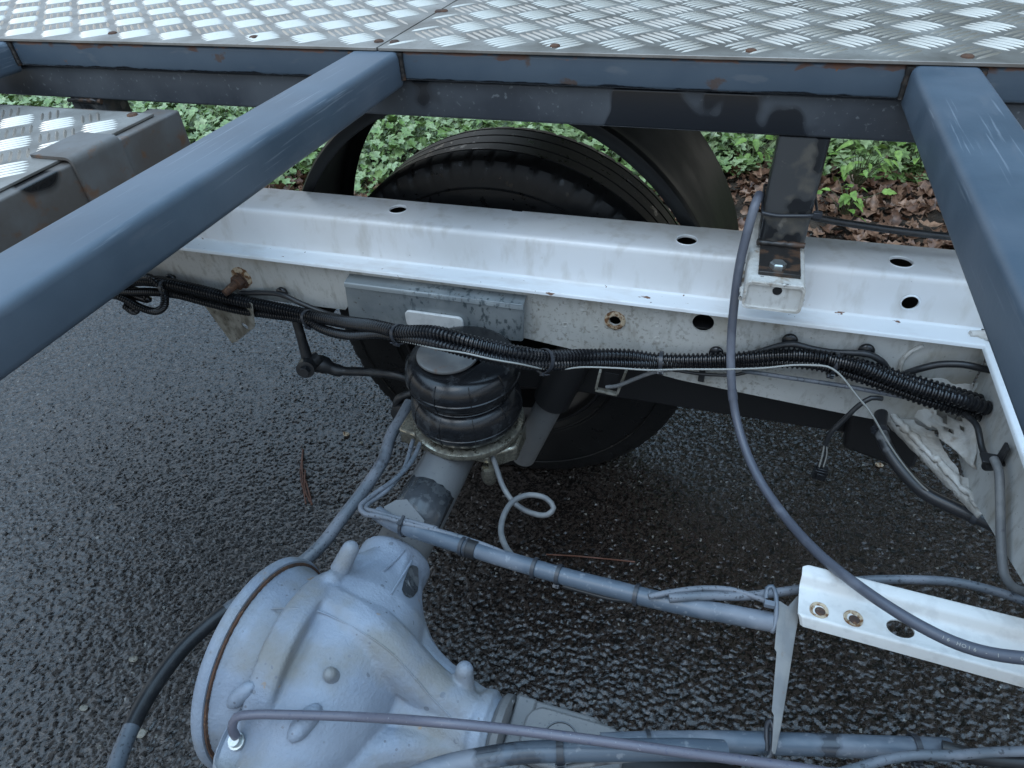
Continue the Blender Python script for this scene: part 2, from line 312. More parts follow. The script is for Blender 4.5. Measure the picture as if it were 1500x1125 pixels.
def asphalt():
    m = bpy.data.materials.new('asphalt'); MATS['asphalt'] = m
    nt, b = nodes_of(m); N = nt.nodes; L = nt.links
    geo = N.new('ShaderNodeNewGeometry'); pos = geo.outputs['Position']
    def nz(scale, detail=4, st=(1, 1, 1)):
        mp = N.new('ShaderNodeMapping'); mp.inputs['Scale'].default_value = st; L.new(pos, mp.inputs['Vector'])
        t = N.new('ShaderNodeTexNoise'); t.inputs['Scale'].default_value = scale; t.inputs['Detail'].default_value = detail; L.new(mp.outputs['Vector'], t.inputs['Vector']); return t.outputs['Fac']
    def vo(scale, feat='F1', out='Distance', rnd=1.0):
        t = N.new('ShaderNodeTexVoronoi'); t.feature = feat; t.inputs['Scale'].default_value = scale; t.inputs['Randomness'].default_value = rnd
        if feat == 'SMOOTH_F1': t.inputs['Smoothness'].default_value = .35
        wp = N.new('ShaderNodeVectorMath'); wp.operation = 'ADD'
        t2 = N.new('ShaderNodeTexNoise'); t2.inputs['Scale'].default_value = scale * .8; L.new(pos, t2.inputs['Vector'])
        sc = N.new('ShaderNodeVectorMath'); sc.operation = 'SCALE'; sc.inputs['Scale'].default_value = .35 / scale; L.new(t2.outputs['Color'], sc.inputs[0])
        L.new(pos, wp.inputs[0]); L.new(sc.outputs[0], wp.inputs[1]); L.new(wp.outputs[0], t.inputs['Vector'])
        return t.outputs[out]
    def mr(src, a, bb, c=0., d=1.):
        n = N.new('ShaderNodeMapRange'); n.inputs['From Min'].default_value = a; n.inputs['From Max'].default_value = bb; n.inputs['To Min'].default_value = c; n.inputs['To Max'].default_value = d; L.new(src, n.inputs['Value']); return n.outputs['Result']
    def mixc(f, a, c):
        n = N.new('ShaderNodeMix'); n.data_type = 'RGBA'; L.new(f, n.inputs[0])
        if isinstance(a, tuple): n.inputs[6].default_value = c4(a)
        else: L.new(a, n.inputs[6])
        if isinstance(c, tuple): n.inputs[7].default_value = c4(c)
        else: L.new(c, n.inputs[7])
        return n.outputs[2]
    def attr(nm):
        n = N.new('ShaderNodeAttribute'); n.attribute_name = nm; return n.outputs['Fac']
    cell, edge, wet = attr('cell'), attr('edge'), attr('wet')
    # painted sheen: paler stones at left; oily brown at right also paints dark reflection
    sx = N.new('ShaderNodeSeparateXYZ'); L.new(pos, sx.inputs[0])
    sheen_ramp = N.new('ShaderNodeMath'); sheen_ramp.operation = 'MULTIPLY_ADD'; L.new(nz(1.3, 5), sheen_ramp.inputs[0]); sheen_ramp.inputs[1].default_value = 2.2; L.new(mr(sx.outputs['X'], -1.3, .1, 0., -1.0), sheen_ramp.inputs[2])
    worn = mr(sheen_ramp.outputs[0], .15, .85)  # share of the painted sheen, greatest at left
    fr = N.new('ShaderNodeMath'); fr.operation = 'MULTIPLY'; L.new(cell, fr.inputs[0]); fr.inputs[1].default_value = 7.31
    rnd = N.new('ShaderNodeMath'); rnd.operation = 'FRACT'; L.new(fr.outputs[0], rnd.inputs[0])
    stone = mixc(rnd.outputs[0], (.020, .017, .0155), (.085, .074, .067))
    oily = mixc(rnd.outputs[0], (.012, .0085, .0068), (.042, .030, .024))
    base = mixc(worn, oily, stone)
    base = mixc(mr(edge, .35, .05), base, (.0050, .0043, .0040))
    base = mixc(mr(nz(55, 4), .53, .66), base, (.008, .0066, .0060))
    base = mixc(mr(rnd.outputs[0], .975, .985), base, (.20, .19, .17))
    base = mixc(wet, base, (.0075, .0062, .0055))
    L.new(base, b.inputs['Base Color'])
    rg = N.new('ShaderNodeMix'); rg.data_type = 'FLOAT'; L.new(wet, rg.inputs[0]); rg.inputs[2].default_value = .17; rg.inputs[3].default_value = .05
    L.new(rg.outputs[0], b.inputs['Roughness'])
    b.inputs['Specular IOR Level'].default_value = .6
    bn = N.new('ShaderNodeBump'); bn.inputs['Distance'].default_value = .0010; bn.inputs['Strength'].default_value = .5
    L.new(nz(420, 3), bn.inputs['Height']); L.new(bn.outputs['Normal'], b.inputs['Normal'])
    return m
asphalt()

# ------------------------------------------------------------------ object helpers
def loc_of(o):
    v = Vector((0, 0, 0))
    while o is not None:
        v += o.location; o = o.parent
    return v
def tag(o, label=None, cat=None, group=None, kind=None):
    if label: o['label'] = label
    if cat: o['category'] = cat
    if group: o['group'] = group
    if kind: o['kind'] = kind
    return o
def thing(name, loc, label, cat, group=None):
    o = bpy.data.objects.new(name, None); COL.objects.link(o); o.location = loc
    o.empty_display_size = .05
    return tag(o, label, cat, group)

class MB:
    def __init__(s): s.v = []; s.f = []; s.mi = []
    def add(s, verts, faces):
        b = len(s.v); s.v.extend([tuple(p) for p in verts]); s.f.extend([tuple(i + b for i in f) for f in faces]); return s
    def box(s, lo, hi):
        x0, y0, z0 = lo; x1, y1, z1 = hi
        return s.add([(x0,y0,z0),(x1,y0,z0),(x1,y1,z0),(x0,y1,z0),(x0,y0,z1),(x1,y0,z1),(x1,y1,z1),(x0,y1,z1)],
                     [(3,2,1,0),(4,5,6,7),(0,1,5,4),(1,2,6,5),(2,3,7,6),(3,0,4,7)])
    def obox(s, c, ax, ay, az, hx, hy, hz):
        c = Vector(c); V = []
        for sz in (-1, 1):
            for sx, sy in ((-1,-1),(1,-1),(1,1),(-1,1)):
                V.append(c + ax * (hx * sx) + ay * (hy * sy) + az * (hz * sz))
        return s.add(V, [(3,2,1,0),(4,5,6,7),(0,1,5,4),(1,2,6,5),(2,3,7,6),(3,0,4,7)])
    def prism(s, poly, mapf, a, b, n=1):
        """closed polygon poly [(p,q)] swept from a to b; mapf(p,q,t)->xyz"""
        k = len(poly); V = []; F = []
        for i in range(n + 1):
            t = a + (b - a) * i / n
            V += [mapf(p, q, t) for p, q in poly]
        for i in range(n):
            for j in range(k):
                j2 = (j + 1) % k
                F.append((i*k + j, i*k + j2, (i+1)*k + j2, (i+1)*k + j))
        F.append(tuple(range(k - 1, -1, -1))); F.append(tuple(n*k + j for j in range(k)))
        return s.add(V, F)
    def tube(s, path, r, n=10, caps=True):
        """r: number or list per point"""
        path = [Vector(p) for p in path]; m = len(path); V = []; F = []
        T = [(path[min(i+1, m-1)] - path[max(i-1, 0)]).normalized() for i in range(m)]
        up = Vector((0, 0, 1)) if abs(T[0].z) < .9 else Vector((0, 1, 0))
        u = T[0].cross(up).normalized()
        for i in range(m):
            u = (u - T[i] * u.dot(T[i])).normalized(); w = T[i].cross(u)
            ri = r[i] if isinstance(r, (list, tuple)) else r
            for j in range(n):
                a = 2 * math.pi * j / n
                V.append(path[i] + u * (ri * math.cos(a)) + w * (ri * math.sin(a)))
        for i in range(m - 1):
            for j in range(n):
                j2 = (j + 1) % n
                F.append((i*n + j, i*n + j2, (i+1)*n + j2, (i+1)*n + j))
        if caps:
            F.append(tuple(range(n - 1, -1, -1))); F.append(tuple((m-1)*n + j for j in range(n)))
        return s.add(V, F)
    def lathe(s, prof, c, axis='Z', n=48, caps=False, rfun=None):
        """prof [(h, r)] along axis from c"""
        c = Vector(c); k = len(prof); V = []; F = []
        for j in range(n):
            a = 2 * math.pi * j / n
            for i, (h, r) in enumerate(prof):
                if rfun: h, r = rfun(i, j, h, r)
                p, q = r * math.cos(a), r * math.sin(a)
                V.append(c + (Vector((p, q, h)) if axis == 'Z' else Vector((q, h, p)) if axis == 'Y' else Vector((h, p, q))))
        for j in range(n):
            j2 = (j + 1) % n
            for i in range(k - 1):
                F.append((j*k + i, j2*k + i, j2*k + i + 1, j*k + i + 1))
        if caps:
            F.append(tuple(j*k for j in range(n - 1, -1, -1))); F.append(tuple(j*k + k - 1 for j in range(n)))
        return s.add(V, F)
    def sphere(s, c, r, n=16, sc=(1, 1, 1)):
        c = Vector(c); V = []; F = []; m = n // 2
        V.append(c + Vector((0, 0, r * sc[2])))
        for i in range(1, m):
            t = math.pi * i / m
            for j in range(n):
                a = 2 * math.pi * j / n
                V.append(c + Vector((r*sc[0]*math.sin(t)*math.cos(a), r*sc[1]*math.sin(t)*math.sin(a), r*sc[2]*math.cos(t))))
        V.append(c - Vector((0, 0, r * sc[2])))
        for j in range(n):
            F.append((0, 1 + j, 1 + (j+1) % n)); F.append((len(V)-1, 1 + (m-2)*n + (j+1) % n, 1 + (m-2)*n + j))
        for i in range(m - 2):
            for j in range(n):
                F.append((1 + i*n + j, 1 + (i+1)*n + j, 1 + (i+1)*n + (j+1) % n, 1 + i*n + (j+1) % n))
        return s.add(V, F)
    def mesh(s, name, off=Vector((0, 0, 0)), fix=True):
        me = bpy.data.meshes.new(name)
        me.from_pydata([tuple(Vector(p) - off) for p in s.v], [], s.f)
        me.update()
        if fix:
            bm = bmesh.new(); bm.from_mesh(me); bmesh.ops.recalc_face_normals(bm, faces=bm.faces); bm.to_mesh(me); bm.free()
        return me
    def build(s, name, mat, parent=None, smooth=35, bevel=0.0, loc=None, fix=True):
        off = loc_of(parent) if parent else Vector(loc) if loc is not None else Vector((0, 0, 0))
        me = s.mesh(name, off, fix)
        return link(name, me, mat, parent, smooth, bevel, None if parent else off)
def link(name, me, mat, parent=None, smooth=35, bevel=0.0, loc=None):
    o = bpy.data.objects.new(name, me); COL.objects.link(o)
    if parent: o.parent = parent
    elif loc is not None: o.location = loc
    if not me.materials: me.materials.append(MATS[mat] if isinstance(mat, str) else mat)
    if smooth:
        me.polygons.foreach_set('use_smooth', [True] * len(me.polygons))
        try: me.set_sharp_from_angle(angle=math.radians(smooth))
        except Exception: pass
    if bevel:
        b = o.modifiers.new('edge', 'BEVEL'); b.width = bevel; b.segments = 2; b.limit_method = 'ANGLE'; b.angle_limit = math.radians(40)
    return o

def bake(o, keep_mat=True):
    """replace the object's mesh by its evaluated (modified) mesh"""
    dg = bpy.context.evaluated_depsgraph_get()
    ev = o.evaluated_get(dg)
    me = bpy.data.meshes.new_from_object(ev, depsgraph=dg)
    old = o.data; o.modifiers.clear(); o.data = me
    bpy.data.meshes.remove(old)
    return o
def cut(o, cutter_mb, smooth=35):
    cme = cutter_mb.mesh('cutter', loc_of(o))
    co = bpy.data.objects.new('cutter', cme); COL.objects.link(co); co.location = loc_of(o)
    bpy.context.view_layer.update()
    md = o.modifiers.new('holes', 'BOOLEAN'); md.operation = 'DIFFERENCE'; md.object = co; md.solver = 'EXACT'
    bpy.context.view_layer.update()
    bake(o)
    bpy.data.objects.remove(co)
    me = o.data
    me.polygons.foreach_set('use_smooth', [True] * len(me.polygons))
    try: me.set_sharp_from_angle(angle=math.radians(smooth))
    except Exception: pass
    return o

def catmull(pts, step=.006):
    pts = [Vector(p) for p in pts]; out = []
    ext = [pts[0] * 2 - pts[1]] + pts + [pts[-1] * 2 - pts[-2]]
    for i in range(1, len(ext) - 2):
        a, b, c, d = ext[i-1], ext[i], ext[i+1], ext[i+2]
        # centripetal parameterisation keeps the curve from looping
        def tj(t, p, q): return t + max((q - p).length, 1e-6) ** .5
        t0 = 0; t1 = tj(t0, a, b); t2 = tj(t1, b, c); t3 = tj(t2, c, d)
        n = max(2, int((c - b).length / step))
        for k in range(n):
            t = t1 + (t2 - t1) * k / n
            A1 = a * ((t1-t)/(t1-t0)) + b * ((t-t0)/(t1-t0)); A2 = b * ((t2-t)/(t2-t1)) + c * ((t-t1)/(t2-t1)); A3 = c * ((t3-t)/(t3-t2)) + d * ((t-t2)/(t3-t2))
            B1 = A1 * ((t2-t)/(t2-t0)) + A2 * ((t-t0)/(t2-t0)); B2 = A2 * ((t3-t)/(t3-t1)) + A3 * ((t-t1)/(t3-t1))
            out.append(B1 * ((t2-t)/(t2-t1)) + B2 * ((t-t1)/(t2-t1)))
    out.append(pts[-1])
    return out
def resample(path, step):
    """points at given arc spacing; step may be a function of the fraction"""
    path = [Vector(p) for p in path]
    L = [0.0]
    for a, b in zip(path, path[1:]): L.append(L[-1] + (b - a).length)
    out = []; s = 0.0; i = 0
    while s < L[-1]:
        while L[i+1] < s: i += 1
        t = (s - L[i]) / max(L[i+1] - L[i], 1e-9)
        out.append(path[i].lerp(path[i+1], t))
        s += step(s / L[-1]) if callable(step) else step
    return out
def px(*rows):
    """rows (u, v, axis, value) -> world points"""
    return [P(u, v, **{ax: val}) for u, v, ax, val in rows]
def pxi(axis, rows):
    """rows (u,v,value|None): missing values are interpolated along the row list"""
    vals = [r[2] if len(r) > 2 else None for r in rows]
    idx = [i for i, v in enumerate(vals) if v is not None]
    for i in range(len(vals)):
        if vals[i] is None:
            a = max(k for k in idx if k < i); b = min(k for k in idx if k > i)
            vals[i] = vals[a] + (vals[b] - vals[a]) * (i - a) / (b - a)
    return [P(r[0], r[1], **{axis: v}) for r, v in zip(rows, vals)]

def conduit_mesh(path, r, pitch0, pitch1=None, depth=.28, n=14):
    pitch1 = pitch1 or pitch0
    rings = resample(path, lambda t: (pitch0 + (pitch1 - pitch0) * t) / 4.0)
    pat = (1.0, 1.0, 1 - depth, 1 - depth)
    return MB().tube(rings, [r * pat[i % 4] for i in range(len(rings))], n)
def cable(name, pts, r, mat, parent=None, n=10, step=.006):
    path = catmull(pts, step)
    return MB().tube(path, r, n).build(name, mat, parent, 60, loc=None if parent else path[0]), path
def tie(parent, c, tdir, ru, rw, width=.0042, head=True, thick=.0012, hdir=(0, -1, -.3), mat='tie_plastic'):
    """cable tie: a band round a bundle, with its head and cut tail"""
    c = Vector(c); t = Vector(tdir).normalized(); h = Vector(hdir); h = (h - t * h.dot(t)).normalized(); w = t.cross(h)
    mb = MB(); n = 20; V = []; F = []
    for i in range(n):
        a = 2 * math.pi * i / n; d = h * math.cos(a) * ru + w * math.sin(a) * rw; nd = d.normalized()
        for s_, e in ((-1, 0), (1, 0), (1, 1), (-1, 1)):
            V.append(c + d + t * (s_ * width / 2) + nd * (e * thick))
    for i in range(n):
        j = (i + 1) % n
        for k in range(4): F.append((i*4 + k, j*4 + k, j*4 + (k+1) % 4, i*4 + (k+1) % 4))
    mb.add(V, F)
    if head:
        hc = c + h * (ru + .002)
        mb.obox(hc, t, w, h, width * .75, .0032, .0022)
        mb.obox(hc + w * -.006 + h * .0005, t, w, h, width * .42, .0045, .0007)
    return mb.build('cable_tie', mat, parent, 40)

def rrect(w, h, r, n=4, cx_=0.0, cy_=0.0):
    pts = []
    for sx, sy, a0 in ((1, 1, 0), (-1, 1, 90), (-1, -1, 180), (1, -1, 270)):
        for k in range(n + 1):
            a = math.radians(a0 + 90 * k / n)
            pts.append((cx_ + sx * (w/2 - r) + r * math.cos(a), cy_ + sy * (h/2 - r) + r * math.sin(a)))
    return pts
def rhs(axis, c, w, h, a, b, r=.006, n=1):
    """rectangular hollow section along X, Y or Z; c is the centre in the two other axes"""
    poly = rrect(w, h, r, 4, c[0], c[1])
    f = {'X': lambda p, q, t: (t, p, q), 'Y': lambda p, q, t: (p, t, q), 'Z': lambda p, q, t: (p, q, t)}[axis]
    return MB().prism(poly, f, a, b, n)
def round_poly(pts, rad, n=4):
    out = [Vector((*pts[0], 0))]
    for i in range(1, len(pts) - 1):
        a, b, c = (Vector((*pts[k], 0)) for k in (i-1, i, i+1))
        r = rad[i] if isinstance(rad, (list, tuple)) else rad
        p = b + (a - b).normalized() * r; q = b + (c - b).normalized() * r
        for k in range(n + 1):
            t = k / n
            out.append(p * (1-t)**2 + b * (2*t*(1-t)) + q * t**2)
    out.append(Vector((*pts[-1], 0)))
    return [(p.x, p.y) for p in out]
def thick(line, t):
    """open polyline -> closed polygon of thickness t (offset to the left side)"""
    L = [Vector((p[0], p[1])) for p in line]; off = []
    for i in range(len(L)):
        d = (L[min(i+1, len(L)-1)] - L[max(i-1, 0)]).normalized()
        off.append(L[i] + Vector((-d.y, d.x)) * t)
    return [tuple(p) for p in L] + [tuple(p) for p in reversed(off)]
def hexbolt(c, nrm, r, h, mat, parent, name='bolt', washer=0.0, rot=.3):
    c = Vector(c); nn = Vector(nrm).normalized(); u = nn.orthogonal().normalized(); w = nn.cross(u); mb = MB()
    def disc(r_, z0, z1, n, bev=0.0, a0=0.0):
        V = []; F = []
        for z, rr in ((z0, r_), (z1 - bev, r_), (z1, r_ - bev * 1.6)):
            V += [c + nn * z + u * (rr * math.cos(a0 + 2*math.pi*k/n)) + w * (rr * math.sin(a0 + 2*math.pi*k/n)) for k in range(n)]
        for i in range(2):
            for k in range(n): F.append((i*n + k, i*n + (k+1) % n, (i+1)*n + (k+1) % n, (i+1)*n + k))
        F.append(tuple(range(n-1, -1, -1))); F.append(tuple(2*n + k for k in range(n)))
        mb.add(V, F)
    z = 0
    if washer: disc(washer, 0, .0018, 24, .0003); z = .0018
    disc(r, z, z + h, 6, .0012, rot)
    return mb.build(name, mat, parent, 30)
def wobble(mb, amp, scale):
    mb.v = [tuple(Vector(p) + Vector(noise.noise_vector(Vector(p) * scale)) * amp) for p in mb.v]; return mb

# ================================================================== SETTING
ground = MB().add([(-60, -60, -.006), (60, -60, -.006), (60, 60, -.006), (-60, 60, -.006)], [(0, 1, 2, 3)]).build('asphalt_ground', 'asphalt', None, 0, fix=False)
tag(ground, kind='structure')
def vnoise(X, Y, sc, seed):
    """smooth value noise on arrays"""
    r_ = np.random.default_rng(seed); g_ = r_.random((256, 256))
    x = X * sc; y = Y * sc; xi = np.floor(x).astype(int); yi = np.floor(y).astype(int); fx = x - xi; fy = y - yi
    fx = fx * fx * (3 - 2 * fx); fy = fy * fy * (3 - 2 * fy)
    a = g_[xi % 256, yi % 256]; b_ = g_[(xi + 1) % 256, yi % 256]; c_ = g_[xi % 256, (yi + 1) % 256]; d_ = g_[(xi + 1) % 256, (yi + 1) % 256]
    return (a * (1 - fx) + b_ * fx) * (1 - fy) + (c_ * (1 - fx) + d_ * fx) * fy
def fbm(X, Y, sc, seed, oct_=4):
    return sum(vnoise(X, Y, sc * 2 ** k, seed + k) * .5 ** (k + 1) for k in range(oct_)) / (1 - .5 ** oct_)
def asphalt_patch(x0, x1, y0, y1, st):
    """rolled chippings standing proud of the bitumen, with rain water lying in the hollows"""
    nx_, ny_ = int((x1 - x0) / st) + 1, int((y1 - y0) / st) + 1
    X, Y = np.meshgrid(np.linspace(x0, x1, nx_), np.linspace(y0, y1, ny_), indexing='xy')
    X = X + rng.uniform(-.36, .36, X.shape) * st; Y = Y + rng.uniform(-.36, .36, Y.shape) * st
    pitch = .0068
    gx, gy = X / pitch, Y / pitch; ix, iy = np.floor(gx).astype(int), np.floor(gy).astype(int)
    T = np.random.default_rng(5).random((512, 512, 4))
    best = np.full(X.shape, 9.0); sec_ = np.full(X.shape, 9.0); cell = np.zeros(X.shape); tx = np.zeros(X.shape); ty = np.zeros(X.shape)
    for dx in (-1, 0, 1):
        for dy in (-1, 0, 1):
            t = T[(ix + dx) % 512, (iy + dy) % 512]
            ox = ix + dx + t[..., 0] - gx; oy = iy + dy + t[..., 1] - gy
            d = np.hypot(ox, oy); nb = d < best
            sec_ = np.where(nb, best, np.minimum(sec_, d)); best = np.where(nb, d, best)
            cell = np.where(nb, t[..., 2], cell); tl = (t[..., 3] - .5)
            tx = np.where(nb, ox * tl, tx); ty = np.where(nb, oy * (t[..., 2] - .5), ty)
    edge = np.clip((sec_ - best) / .35, 0, 1)
    h = .0036 * cell * edge + .0046 * (tx + ty) + .0016 * edge + rng.normal(0, .00055, X.shape)
    h -= .0028
    swell = (fbm(X, Y, 1.1, 20) - .5) * .006
    pud = fbm(X * .6 + Y * .25, Y * 1.5, 1.6, 40, 5)                 # shallow drainage runnels
    lvl = -.0044 + np.clip((pud - .50) * .040, -.003, .0024)
    wet = (h < lvl).astype(float)
    h = np.where(h < lvl, lvl + rng.normal(0, .00002, X.shape), h)
    co = np.stack([X, Y, h + swell], -1).reshape(-1, 3)
    a = np.arange(nx_ * ny_).reshape(ny_, nx_)
    q = np.stack([a[:-1, :-1], a[:-1, 1:], a[1:, 1:], a[1:, :-1]], -1).reshape(-1, 4)
    me = bpy.data.meshes.new('asphalt_surface')
    me.vertices.add(len(co)); me.vertices.foreach_set('co', co.astype(np.float32).ravel())
    me.loops.add(q.size); me.loops.foreach_set('vertex_index', q.astype(np.int32).ravel())
    me.polygons.add(len(q)); me.polygons.foreach_set('loop_start', np.arange(0, q.size, 4, dtype=np.int32)); me.polygons.foreach_set('loop_total', np.full(len(q), 4, dtype=np.int32))
    me.update(calc_edges=True)
    for nm, ar in (('wet', wet), ('cell', cell), ('edge', edge)):
        at_ = me.attributes.new(nm, 'FLOAT', 'POINT'); at_.data.foreach_set('value', ar.astype(np.float32).ravel())
    me.materials.append(MATS['asphalt'])
    o = bpy.data.objects.new('asphalt_surface', me); COL.objects.link(o); return tag(o, kind='structure')
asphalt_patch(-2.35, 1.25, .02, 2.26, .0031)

def yb(x):   # edge between leaf litter and ivy
    t = min(1, max(0, (x + .75) / .9)); t = t * t * (3 - 2*t)
    return 2.18 + .42 * t + .05 * math.sin(x * 3.1) + .03 * math.sin(x * 7.7 + 1)
def verge_z(x, y):
    t = max(0.0, y - 2.22)
    return -.012 + .045 * min(t, .3) / .3 * 1.0 + .05 * max(0, t - .3) + .012 * noise.noise(Vector((x * 3, y * 3, 0)))
nx, ny = 120, 40
V = []; F = []
for j in range(ny + 1):
    for i in range(nx + 1):
        x = -9 + 15 * i / nx; y = 2.12 + .05 * math.sin(x * 2.3) + (7.0 * (j / ny) ** 1.6); V.append((x, y, verge_z(x, y) if j else -.03))
for j in range(ny):
    for i in range(nx):
        a = j * (nx + 1) + i; F.append((a, a + 1, a + nx + 2, a + nx + 1))
verge = MB().add(V, F).build('verge_soil', 'soil', None, 80, fix=False); tag(verge, kind='structure')

# ================================================================== STEEL SUBFRAME
Z_TOP, Z_MID, Z_LOW = .9165, .8825, .836
sub = thing('steel_subframe', (-.4, .83, Z_LOW), 'blue-grey steel box-section subframe welded under the checker plate deck', 'frame')
RY = .792
rhs('X', (RY + .03, (Z_TOP + Z_MID) / 2), .06, Z_TOP - Z_MID, -1.9, .9, .005, 40).build('front_rail', 'rail_paint', sub, 40)
rhs('X', (.802 + .025, (Z_MID + Z_LOW) / 2 - .0005), .05, Z_MID - Z_LOW - .001, -1.9, .9, .004, 40).build('lower_beam', 'beam_paint', sub, 40)
for x0, x1 in ((-1.092, -1.024), (-.467, -.4025), (.1555, .2175)):
    rhs('Y', ((x0 + x1) / 2, (Z_TOP + .8745) / 2), x1 - x0, Z_TOP - .8745, -.75, RY - .0005, .0075, 30).build('cross_bar', 'bar_paint', sub, 40)
    for xx in (x0, x1):      # weld beads where bar and rail meet
        w = MB()
        path = [Vector((xx + .001 * (1 if xx == x1 else -1), RY - .0015, Z_MID + .002 + .031 * k / 14)) for k in range(15)]
        w.tube(path, [.0032 + .0012 * random.random() for _ in path], 7)
        w.build('weld', 'black_plate', sub, 60)
# posts
rhs('Z', (.0735, .827), .054, .052, .7035, Z_LOW - .0005, .005, 6).build('post', 'post_paint', sub, 40)
rhs('Z', (-.9425, .8275), .062, .05, .60, Z_LOW - .0005, .005, 6).build('post', 'post_paint', sub, 40)
w = MB()
path = [Vector((-.974 + .064 * k / 16, .801 + .001 * random.random(), Z_LOW - .001 - .002 * random.random())) for k in range(17)]
w.tube(path, [.003 + .0015 * random.random() for _ in path], 7)
w.build('weld', 'black_plate', sub, 60); w = MB()
path = [Vector((.046 + .055 * k / 16, .800 + .001 * random.random(), .7055 + .001 * random.random())) for k in range(17)]
w.tube(path, [.0032 + .0018 * random.random() for _ in path], 7)
w.build('weld', 'black_plate', sub, 60)
foot = MB().box((.050, .734, .6985), (.0965, .853, .7035)).build('foot_plate', 'black_plate', sub, 30, bevel=.0008)
hexbolt(P(1139, 391, z=.7035), (0, 0, 1), .0095, .0065, 'bolt_zinc', foot, washer=0)

# ================================================================== CHECKER PLATE DECK
def tread(x0, x1, y0, y1, z, p=.0495, ox=0.0, oy=0.0, lenf=.95, wid=.0046, hgt=.0019, sx=0.0):
    """raised five-bar pattern; basket weave turned 45 degrees. returns MB"""
    mb = MB(); c = math.sqrt(.5); n = int((x1 - x0 + y1 - y0) / p) + 4
    for i in range(-n, n):
        for j in range(-n, n):
            a, b = (i + .5) * p, (j + .5) * p
            X, Y = x0 + ox + (a - b) * c, y0 + oy + (a + b) * c
            if not (x0 - p < X < x1 + p and y0 - p < Y < y1 + p): continue
            d = Vector((c, c, 0)) if (i + j) % 2 == 0 else Vector((c, -c, 0))
            e = Vector((-d.y, d.x, 0))
            for k in range(5):
                ctr = Vector((X, Y, z)) + e * ((k - 2) * p * .19)
                hl = p * lenf / 2 * (1 - .05 * abs(k - 2)); hw = wid / 2
                e1, e2 = ctr - d * hl, ctr + d * hl
                if min(e1.x, e2.x) < x0 or max(e1.x, e2.x) > x1 or min(e1.y, e2.y) < y0 or max(e1.y, e2.y) > y1: continue
                h = Vector((0, 0, hgt))
                mb.add([e1, ctr - d * hl * .55 - e * hw, ctr + d * hl * .55 - e * hw, e2, ctr + d * hl * .55 + e * hw, ctr - d * hl * .55 + e * hw,
                        ctr - d * hl * .72 + h * .75, ctr + d * hl * .72 + h * .75, ctr + h],
                       [(0,1,6),(1,8,6),(1,2,8),(2,7,8),(2,3,7),(3,4,7),(4,8,7),(4,5,8),(5,6,8),(5,0,6)])
    return mb
ZD = .9210
SEAM0, SEAM1 = P(563, 70, z=ZD), P(660, 0, z=ZD)
sxm = (SEAM0.x + SEAM1.x) / 2
def deck_plate(x0, x1, label, ox):
    t = thing('checker_plate', ((x0 + x1) / 2, 1.0, Z_TOP), label, 'deck plate', 'aluminium deck plates')
    MB().box((x0, .7885, Z_TOP + .0008), (x1, 1.34, ZD)).build('sheet', 'alu', t, 30, bevel=.0006)
    tb = tread(x0 + .004, x1 - .004, .7915, 1.335, ZD - .0002, ox=ox).build('tread_bars', 'alu_bar', t, 50, fix=False); tb['kind'] = 'stuff'
    return t
d1 = deck_plate(-1.9, sxm - .0012, 'aluminium checker plate above the rusty ramp frame', .02)
d2 = deck_plate(sxm + .0012, .9, 'long aluminium checker plate above the wheel and the rusty rail edge', .005)
for (u, v, pr) in ((165, 49, d1), (372, 55, d1), (555, 61, d1), (643, 17, d1), (578, 62, d2), (650, 16.5, d2), (813, 68, d2), (1100, 75, d2), (1417, 83.5, d2)):
    c = P(u, v, z=ZD)
    MB().lathe([(-.001, .0062), (.0012, .006), (.0022, .0045), (.0026, .001), (.0026, 0)], c, 'Z', 14).build('screw', 'rust', pr, 60)

# ================================================================== RAMP FRAME (rusty, with its own checker plate)
rmp = thing('ramp_frame', (-.75, .6, .796), 'rusty box-tube ramp frame with checker plate and a folded steel saddle', 'ramp')
RX, RZ = -.726, .8455
rhs('Y', (RX - .025, RZ - .025), .05, .05, -.2, .752, .003, 20).build('side_tube', 'rusty_tube', rmp, 40)
rhs('X', (.725, RZ - .027), .05, .046, -1.5, RX - .0505, .003, 10).build('end_tube', 'rusty_tube', rmp, 40)
pe = MB()
ps = P(205, 170, z=RZ + .004); 
x1p = RX - .016
pe.box((-1.5, -.2, RZ + .0008), (x1p, .724, RZ + .004))
pl = pe.build('checker_sheet', 'alu', rmp, 30, bevel=.0006)
tb = tread(-1.5, x1p - .006, .20, .720, RZ + .0038, ox=.021, oy=.012).build('tread_bars', 'alu_bar', rmp, 50, fix=False); tb['kind'] = 'stuff'
sad = MB()
sl = round_poly([(RX - .056, RZ + .0045), (RX + .0012, RZ + .0045), (RX + .0012, RZ - .07)], .007, 5)
sad.prism(thick(sl, .0035), lambda p, q, t: (p, t, q), .563, .638, 1)
sad.build('saddle', 'rusty_tube', rmp, 40)
for (u, v) in ((194, 169), (80, 217)):
    c = P(u, v, z=RZ + .004)
    MB().lathe([(-.001, .007), (.0014, .0068), (.0026, .005), (.003, .001), (.003, 0)], c, 'Z', 14).build('screw', 'rust', rmp, 60)

